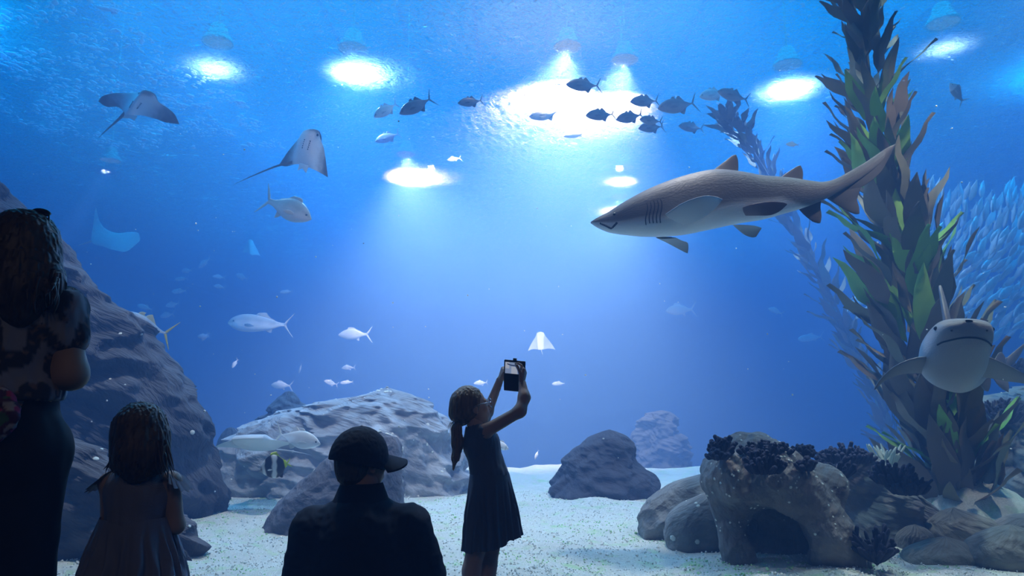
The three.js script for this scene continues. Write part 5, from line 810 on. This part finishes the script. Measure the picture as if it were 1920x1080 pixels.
// ---- long-haired girl seen from behind
{
  const { base, J, s } = figure(2.3, 264), t = thing('person', 'girl with long loose hair and ruffled pale dress seen from behind', 'person', base);
  const hc = J(266, 818, 0), h = 0.186, H = headShape(hc, V(0.12, 0.08, -0.99), V(0, 1, 0), h), fr = [H.s, H.u, H.f];
  const neck = J(263, 886), chest = J(262, 925), waist = J(256, 972), ls = J(206, 905), rs = J(320, 903), le = J(205, 985, 0.02), re = J(330, 985, 0.02), lw = J(228, 985, 0.16), rw = J(308, 985, 0.16);
  const kL = V(-0.055, 0.30, 0.0), kR = V(0.055, 0.30, 0), aL = V(-0.055, 0.075, 0.02), aR = V(0.055, 0.075, 0.02), fw = V(0, 0, -1);
  const body = blend([rcone(J(265, 860), neck, 0.034, 0.034), rcone(neck, chest, 0.04, 0.065), rcone(chest, waist, 0.07, 0.075), rcone(waist, V(0, 0.52, 0), 0.075, 0.085), rcone(ls, chest, 0.03, 0.05), rcone(rs, chest, 0.03, 0.05), rcone(ls, le, 0.030, 0.025), rcone(rs, re, 0.030, 0.025), rcone(le, lw, 0.025, 0.018), rcone(re, rw, 0.025, 0.018), rcone(V(-0.05, 0.52, 0), kL, 0.062, 0.042), rcone(V(0.05, 0.52, 0), kR, 0.062, 0.042), rcone(kL, aL, 0.042, 0.026), rcone(kR, aR, 0.042, 0.026), foot(aL, fw, 0.17), foot(aR, fw, 0.17)], 0.022);
  const hL = handShape(lw, V(0.6, 0.1, -0.7), V(0.6, -0.6, 0.4), V(0, 1, 0), 0.12, 0.45, 0.4), hR = handShape(rw, V(-0.6, 0.1, -0.7), V(-0.6, -0.6, 0.4), V(0, 1, 0), 0.12, 0.45, 0.4);
  part('body', skinMerge([surfaceOf(body, 0.010), H.g, hL, hR]), skinPale, t); addEyes(t, H);
  const hair = carve(blend([ell(H.P(0, 0.14, -0.06), 0.40 * h, 0.44 * h, 0.45 * h, fr), rcone(J(264, 800, -0.05), J(262, 850, -0.06), 0.075, 0.078), rcone(J(240, 820, -0.045), J(228, 866, -0.05), 0.042, 0.034), rcone(J(292, 820, -0.045), J(298, 868, -0.05), 0.040, 0.030), rcone(J(262, 850, -0.06), J(258, 884, -0.07), 0.070, 0.035)], 0.03), ell(H.P(0, -0.16, 0.42), 0.36 * h, 0.5 * h, 0.38 * h, fr), 0.02);
  const hg = surfaceOf(strands(hair, true, 0.004, 95), 0.0065), locks = [];
  for (let i = 0; i < 70; i++) { const x = rr(222, 312), a = J(x, rr(820, 850), rr(-0.10, -0.04)), e = J(x + (x - 264) * rr(0.1, 0.55) - 4, rr(876, 900), rr(-0.12, -0.05)); locks.push(lock([a, a.clone().lerp(e, 0.5).add(V(rr(-0.008, 0.008), 0, rr(-0.004, 0.012))), e], rr(0.003, 0.007), 10)); }
  for (let i = 0; i < 10; i++) { const a = J(rr(214, 232), rr(820, 850), -0.05), e = J(rr(192, 206), rr(876, 892), -0.05); locks.push(lock([a, a.clone().lerp(e, 0.6).add(V(-0.006, -0.01, 0)), e], rr(0.0015, 0.003), 10)); }
  const all = plainMerge([hg, ...locks].map((g) => (g.deleteAttribute('color'), g))); part('hair', paint(all, hairTone([0.07, 0.045, 0.025], [0.17, 0.11, 0.06])), hairMat, t);
  const cloth = mat(0.30, 0.30, 0.38, { roughness: 0.8, bumpMap: stretch(clothBump, 8, 8), bumpScale: 0.002 });
  const bod = blend([ell(J(262, 925), 0.105, 0.075, 0.078), rcone(J(262, 920), J(256, 972), 0.088, 0.092), rcone(J(225, 905), chest, 0.034, 0.06), rcone(J(300, 903), chest, 0.034, 0.06)], 0.03);
  const neckHole = ell(J(264, 880), 0.06, 0.035, 0.075), bodice = surfaceOf(like((x, y, z) => Math.max(bod(x, y, z) + 0.003 * n3(x * 30, y * 10, z * 30), -neckHole(x, y, z)), bod, 0.01), 0.009);
  const wc = J(254, 968), skirt = ring(160, 30, (a, v) => { const rx = lerp(0.104, 0.185, Math.pow(v, 0.85)), rz = lerp(0.088, 0.17, v), pl = 0.010 * smooth(0, 0.4, v) * Math.sin(a * 19 + 2 * n2(a * 2, v * 2)) + 0.008 * v * Math.sin(a * 7); return { x: wc.x + 0.012 * v + Math.cos(a) * (rx + pl), y: lerp(wc.y, 0.36, v) + 0.006 * v * Math.sin(a * 19), z: wc.z + Math.sin(a) * (rz + pl), u: a * 0.15, v: v * 0.4 }; });
  const dr = part('dress', plainMerge([bodice, skirt]), cloth, t);
  for (const k of [-1, 1]) {
    const c = k < 0 ? J(206, 900) : J(322, 898);
    part('ruffle_sleeve', ring(60, 8, (a, v) => { const r = lerp(0.026, 0.052, v) + 0.008 * v * Math.sin(a * 11); return { x: c.x + k * (0.004 + 0.026 * v) + Math.cos(a) * r * 0.55, y: c.y + 0.02 - 0.034 * v + Math.cos(a) * r * -0.45 * k, z: c.z + Math.sin(a) * r * 1.1 }; }), cloth, dr);
  }
  for (const a of [aL, aR]) { const f = foot(a, fw, 0.175); part('shoe', surfaceOf(like((x, y, z) => Math.max(f(x, y, z) - 0.006, y - 0.06, -y), f, 0.01), 0.008), mat(0.2, 0.2, 0.22), t); }
}
// ---- standing woman at the left edge
{
  const { base, J, s } = figure(2.1, 22), t = thing('person', 'standing woman with long dark hair in patterned blouse and dark trousers', 'person', base);
  const hc = J(48, 470, 0), h = 0.222, H = headShape(hc, V(0.22, 0.04, -0.97), V(0, 1, 0), h), fr = [H.s, H.u, H.f];
  const neck = J(42, 556), chest = J(26, 630), waist = J(24, 735), hip = J(16, 830), ls = J(-72, 578), rs = J(120, 580), re = J(134, 702, 0.01), le = J(-92, 700, 0.01), rw = J(96, 672, 0.24), lw = J(-40, 690, 0.24);
  const kR = V(0.055, 0.46, -0.02), kL = V(-0.085, 0.46, 0), aR = V(0.02, 0.09, 0.02), aL = V(-0.10, 0.09, 0.0), fw = V(0.1, 0, -1);
  const body = blend([rcone(J(46, 520), neck, 0.05, 0.05), rcone(neck, chest, 0.07, 0.11), rcone(chest, waist, 0.12, 0.105), rcone(waist, hip, 0.11, 0.13), rcone(rs, chest, 0.045, 0.08), rcone(ls, chest, 0.045, 0.08), rcone(rs, re, 0.045, 0.042), rcone(ls, le, 0.045, 0.038), rcone(re, rw, 0.042, 0.024), rcone(le, lw, 0.04, 0.024), rcone(J(58, 860), kR, 0.09, 0.055), rcone(J(-30, 860), kL, 0.09, 0.055), rcone(kR, aR, 0.055, 0.034), rcone(kL, aL, 0.055, 0.034), foot(aR, fw, 0.23), foot(aL, fw, 0.23)], 0.035);
  const hR = handShape(rw, V(-0.5, 0.25, -0.8), V(-0.6, 0.5, 0.4), V(0, 1, 0.2), 0.165, 0.5, 0.4), hL = handShape(lw, V(0.5, 0.25, -0.8), V(0.6, 0.5, 0.4), V(0, 1, 0.2), 0.165, 0.5, 0.4);
  part('body', skinMerge([surfaceOf(body, 0.012), H.g, hR, hL]), skin, t); addEyes(t, H);
  const hair = carve(blend([ell(H.P(0, 0.13, -0.06), 0.40 * h, 0.43 * h, 0.44 * h, fr), rcone(J(46, 455, -0.03), J(44, 550, -0.06), 0.092, 0.094), rcone(J(78, 470, -0.03), J(92, 540, -0.05), 0.048, 0.040), rcone(J(6, 470, -0.03), J(-8, 545, -0.05), 0.050, 0.045), rcone(J(44, 550, -0.06), J(36, 592, -0.085), 0.085, 0.04), rcone(J(92, 530, -0.05), J(98, 566, -0.06), 0.036, 0.012)], 0.03), ell(H.P(0, -0.16, 0.42), 0.36 * h, 0.5 * h, 0.38 * h, fr), 0.02);
  const locks = []; for (let i = 0; i < 90; i++) { const x = rr(-30, 112), a = J(x, rr(500, 545), rr(-0.14, -0.05)), e = J(x * 0.96 + rr(-6, 8), rr(560, 606) - Math.abs(x - 40) * 0.25, rr(-0.15, -0.07)); locks.push(lock([a, a.clone().lerp(e, 0.5).add(V(rr(-0.008, 0.008), 0, rr(-0.006, 0.010))), e], rr(0.004, 0.008), 10)); }
  const all = plainMerge([surfaceOf(strands(hair, true, 0.004, 85), 0.008), ...locks].map((g) => (g.deleteAttribute('color'), g))); part('hair', paint(all, hairTone([0.04, 0.026, 0.018], [0.11, 0.07, 0.045])), hairMat, t);
  const sg = []; for (const k of [-1, 1]) { const c = H.P(k * 0.17, 0.545, 0.05); sg.push(new THREE.SphereGeometry(1, 14, 8).scale(0.028, 0.008, 0.022).rotateX(-0.3).translate(c.x, c.y, c.z)); sg.push(tube([H.P(k * 0.3, 0.49, 0.05), H.P(k * 0.42, 0.30, -0.06), H.P(k * 0.41, 0.08, -0.1)], 0.003, 10, 6)); }
  sg.push(tube([H.P(-0.3, 0.49, 0.05), H.P(-0.1, 0.565, 0.06), H.P(0.1, 0.565, 0.06), H.P(0.3, 0.49, 0.05)], 0.0035, 14, 6)); part('sunglasses', plainMerge(sg), mat(0.05, 0.05, 0.06, { roughness: 0.15 }), t, 'sunglasses pushed up on the hair');
  const top = blend([ell(J(28, 590), 0.145, 0.06, 0.10), rcone(J(28, 600), J(25, 740), 0.125, 0.128), rcone(rs.clone().add(V(-0.02, 0.005, 0)), chest, 0.06, 0.09), rcone(ls.clone().add(V(0.02, 0.005, 0)), chest, 0.06, 0.09), rcone(rs, rs.clone().lerp(re, 0.44), 0.062, 0.060), rcone(ls, ls.clone().lerp(le, 0.44), 0.062, 0.060), ell(J(24, 735), 0.138, 0.05, 0.115)], 0.045);
  const tg = surfaceOf(like((x, y, z) => Math.max(top(x, y, z) + 0.006 * n3(x * 12, y * 5, z * 12) + 0.003 * n3(x * 34, y * 14, z * 34), J(0, 752).y - y), top, 0.02), 0.010);
  paint(tg, (x, y, z) => { const st = Math.sin((x * 0.6 + z * 0.8 + y * 0.15 + 0.02 * n3(x * 6, y * 6, z * 6)) * 150), p = n3(x * 34, y * 34, z * 34); return st > 0.45 ? [0.34, 0.34, 0.40] : p > 0.45 ? [0.26, 0.18, 0.15] : [0.05, 0.05, 0.075]; });
  part('blouse', tg, new THREE.MeshStandardMaterial({ vertexColors: true, roughness: 0.85 }), t);
  const tr = blend([rcone(J(24, 760), hip, 0.115, 0.14), ell(J(16, 838), 0.150, 0.11, 0.135), rcone(J(56, 850), kR, 0.10, 0.075), rcone(J(-28, 850), kL, 0.10, 0.075), rcone(kR, aR, 0.075, 0.065), rcone(kL, aL, 0.075, 0.065)], 0.05);
  part('trousers', surfaceOf(like((x, y, z) => Math.max(tr(x, y, z) + 0.004 * n3(x * 14, y * 8, z * 14), 0.05 - y, y - J(0, 745).y), tr, 0.02), 0.012), mat(0.022, 0.022, 0.03, { roughness: 0.9 }), t);
  for (const a of [aR, aL]) { const f = foot(a, fw, 0.235); part('shoe', surfaceOf(like((x, y, z) => Math.max(f(x, y, z) - 0.008, y - 0.075, -y), f, 0.012), 0.009), mat(0.06, 0.06, 0.07), t); }
  // floral bag hanging at her left hip
  const bagC = J(-28, 778, -0.14), bag = thing('shoulder_bag', 'pink floral shoulder bag at the hip of the standing woman', 'bag', base.clone().add(bagC));
  const bf = ell(V(0, 0, 0), 0.095, 0.085, 0.035), bg = surfaceOf(like((x, y, z) => bf(x, y, z) + 0.004 * n3(x * 30, y * 30, z * 30), bf, 0.01), 0.006);
  paint(bg, (x, y, z) => { const a = n3(x * 26, y * 26, z * 26), b = n3(x * 20 + 9, y * 20, z * 20); return a > 0.3 ? [0.62, 0.06, 0.20] : b > 0.35 ? [0.6, 0.52, 0.5] : b < -0.4 ? [0.10, 0.22, 0.10] : [0.12, 0.03, 0.07]; });
  part('pouch', bg, new THREE.MeshStandardMaterial({ vertexColors: true, roughness: 0.7 }), bag);
  part('strap', tube([V(-0.07, 0.06, 0.01), J(-70, 640, -0.155).sub(bagC), J(-40, 560, -0.10).sub(bagC), J(-20, 548, 0).sub(bagC)], 0.008, 20, 6), mat(0.06, 0.05, 0.05), bag);
}
renderer.render(scene, camera);
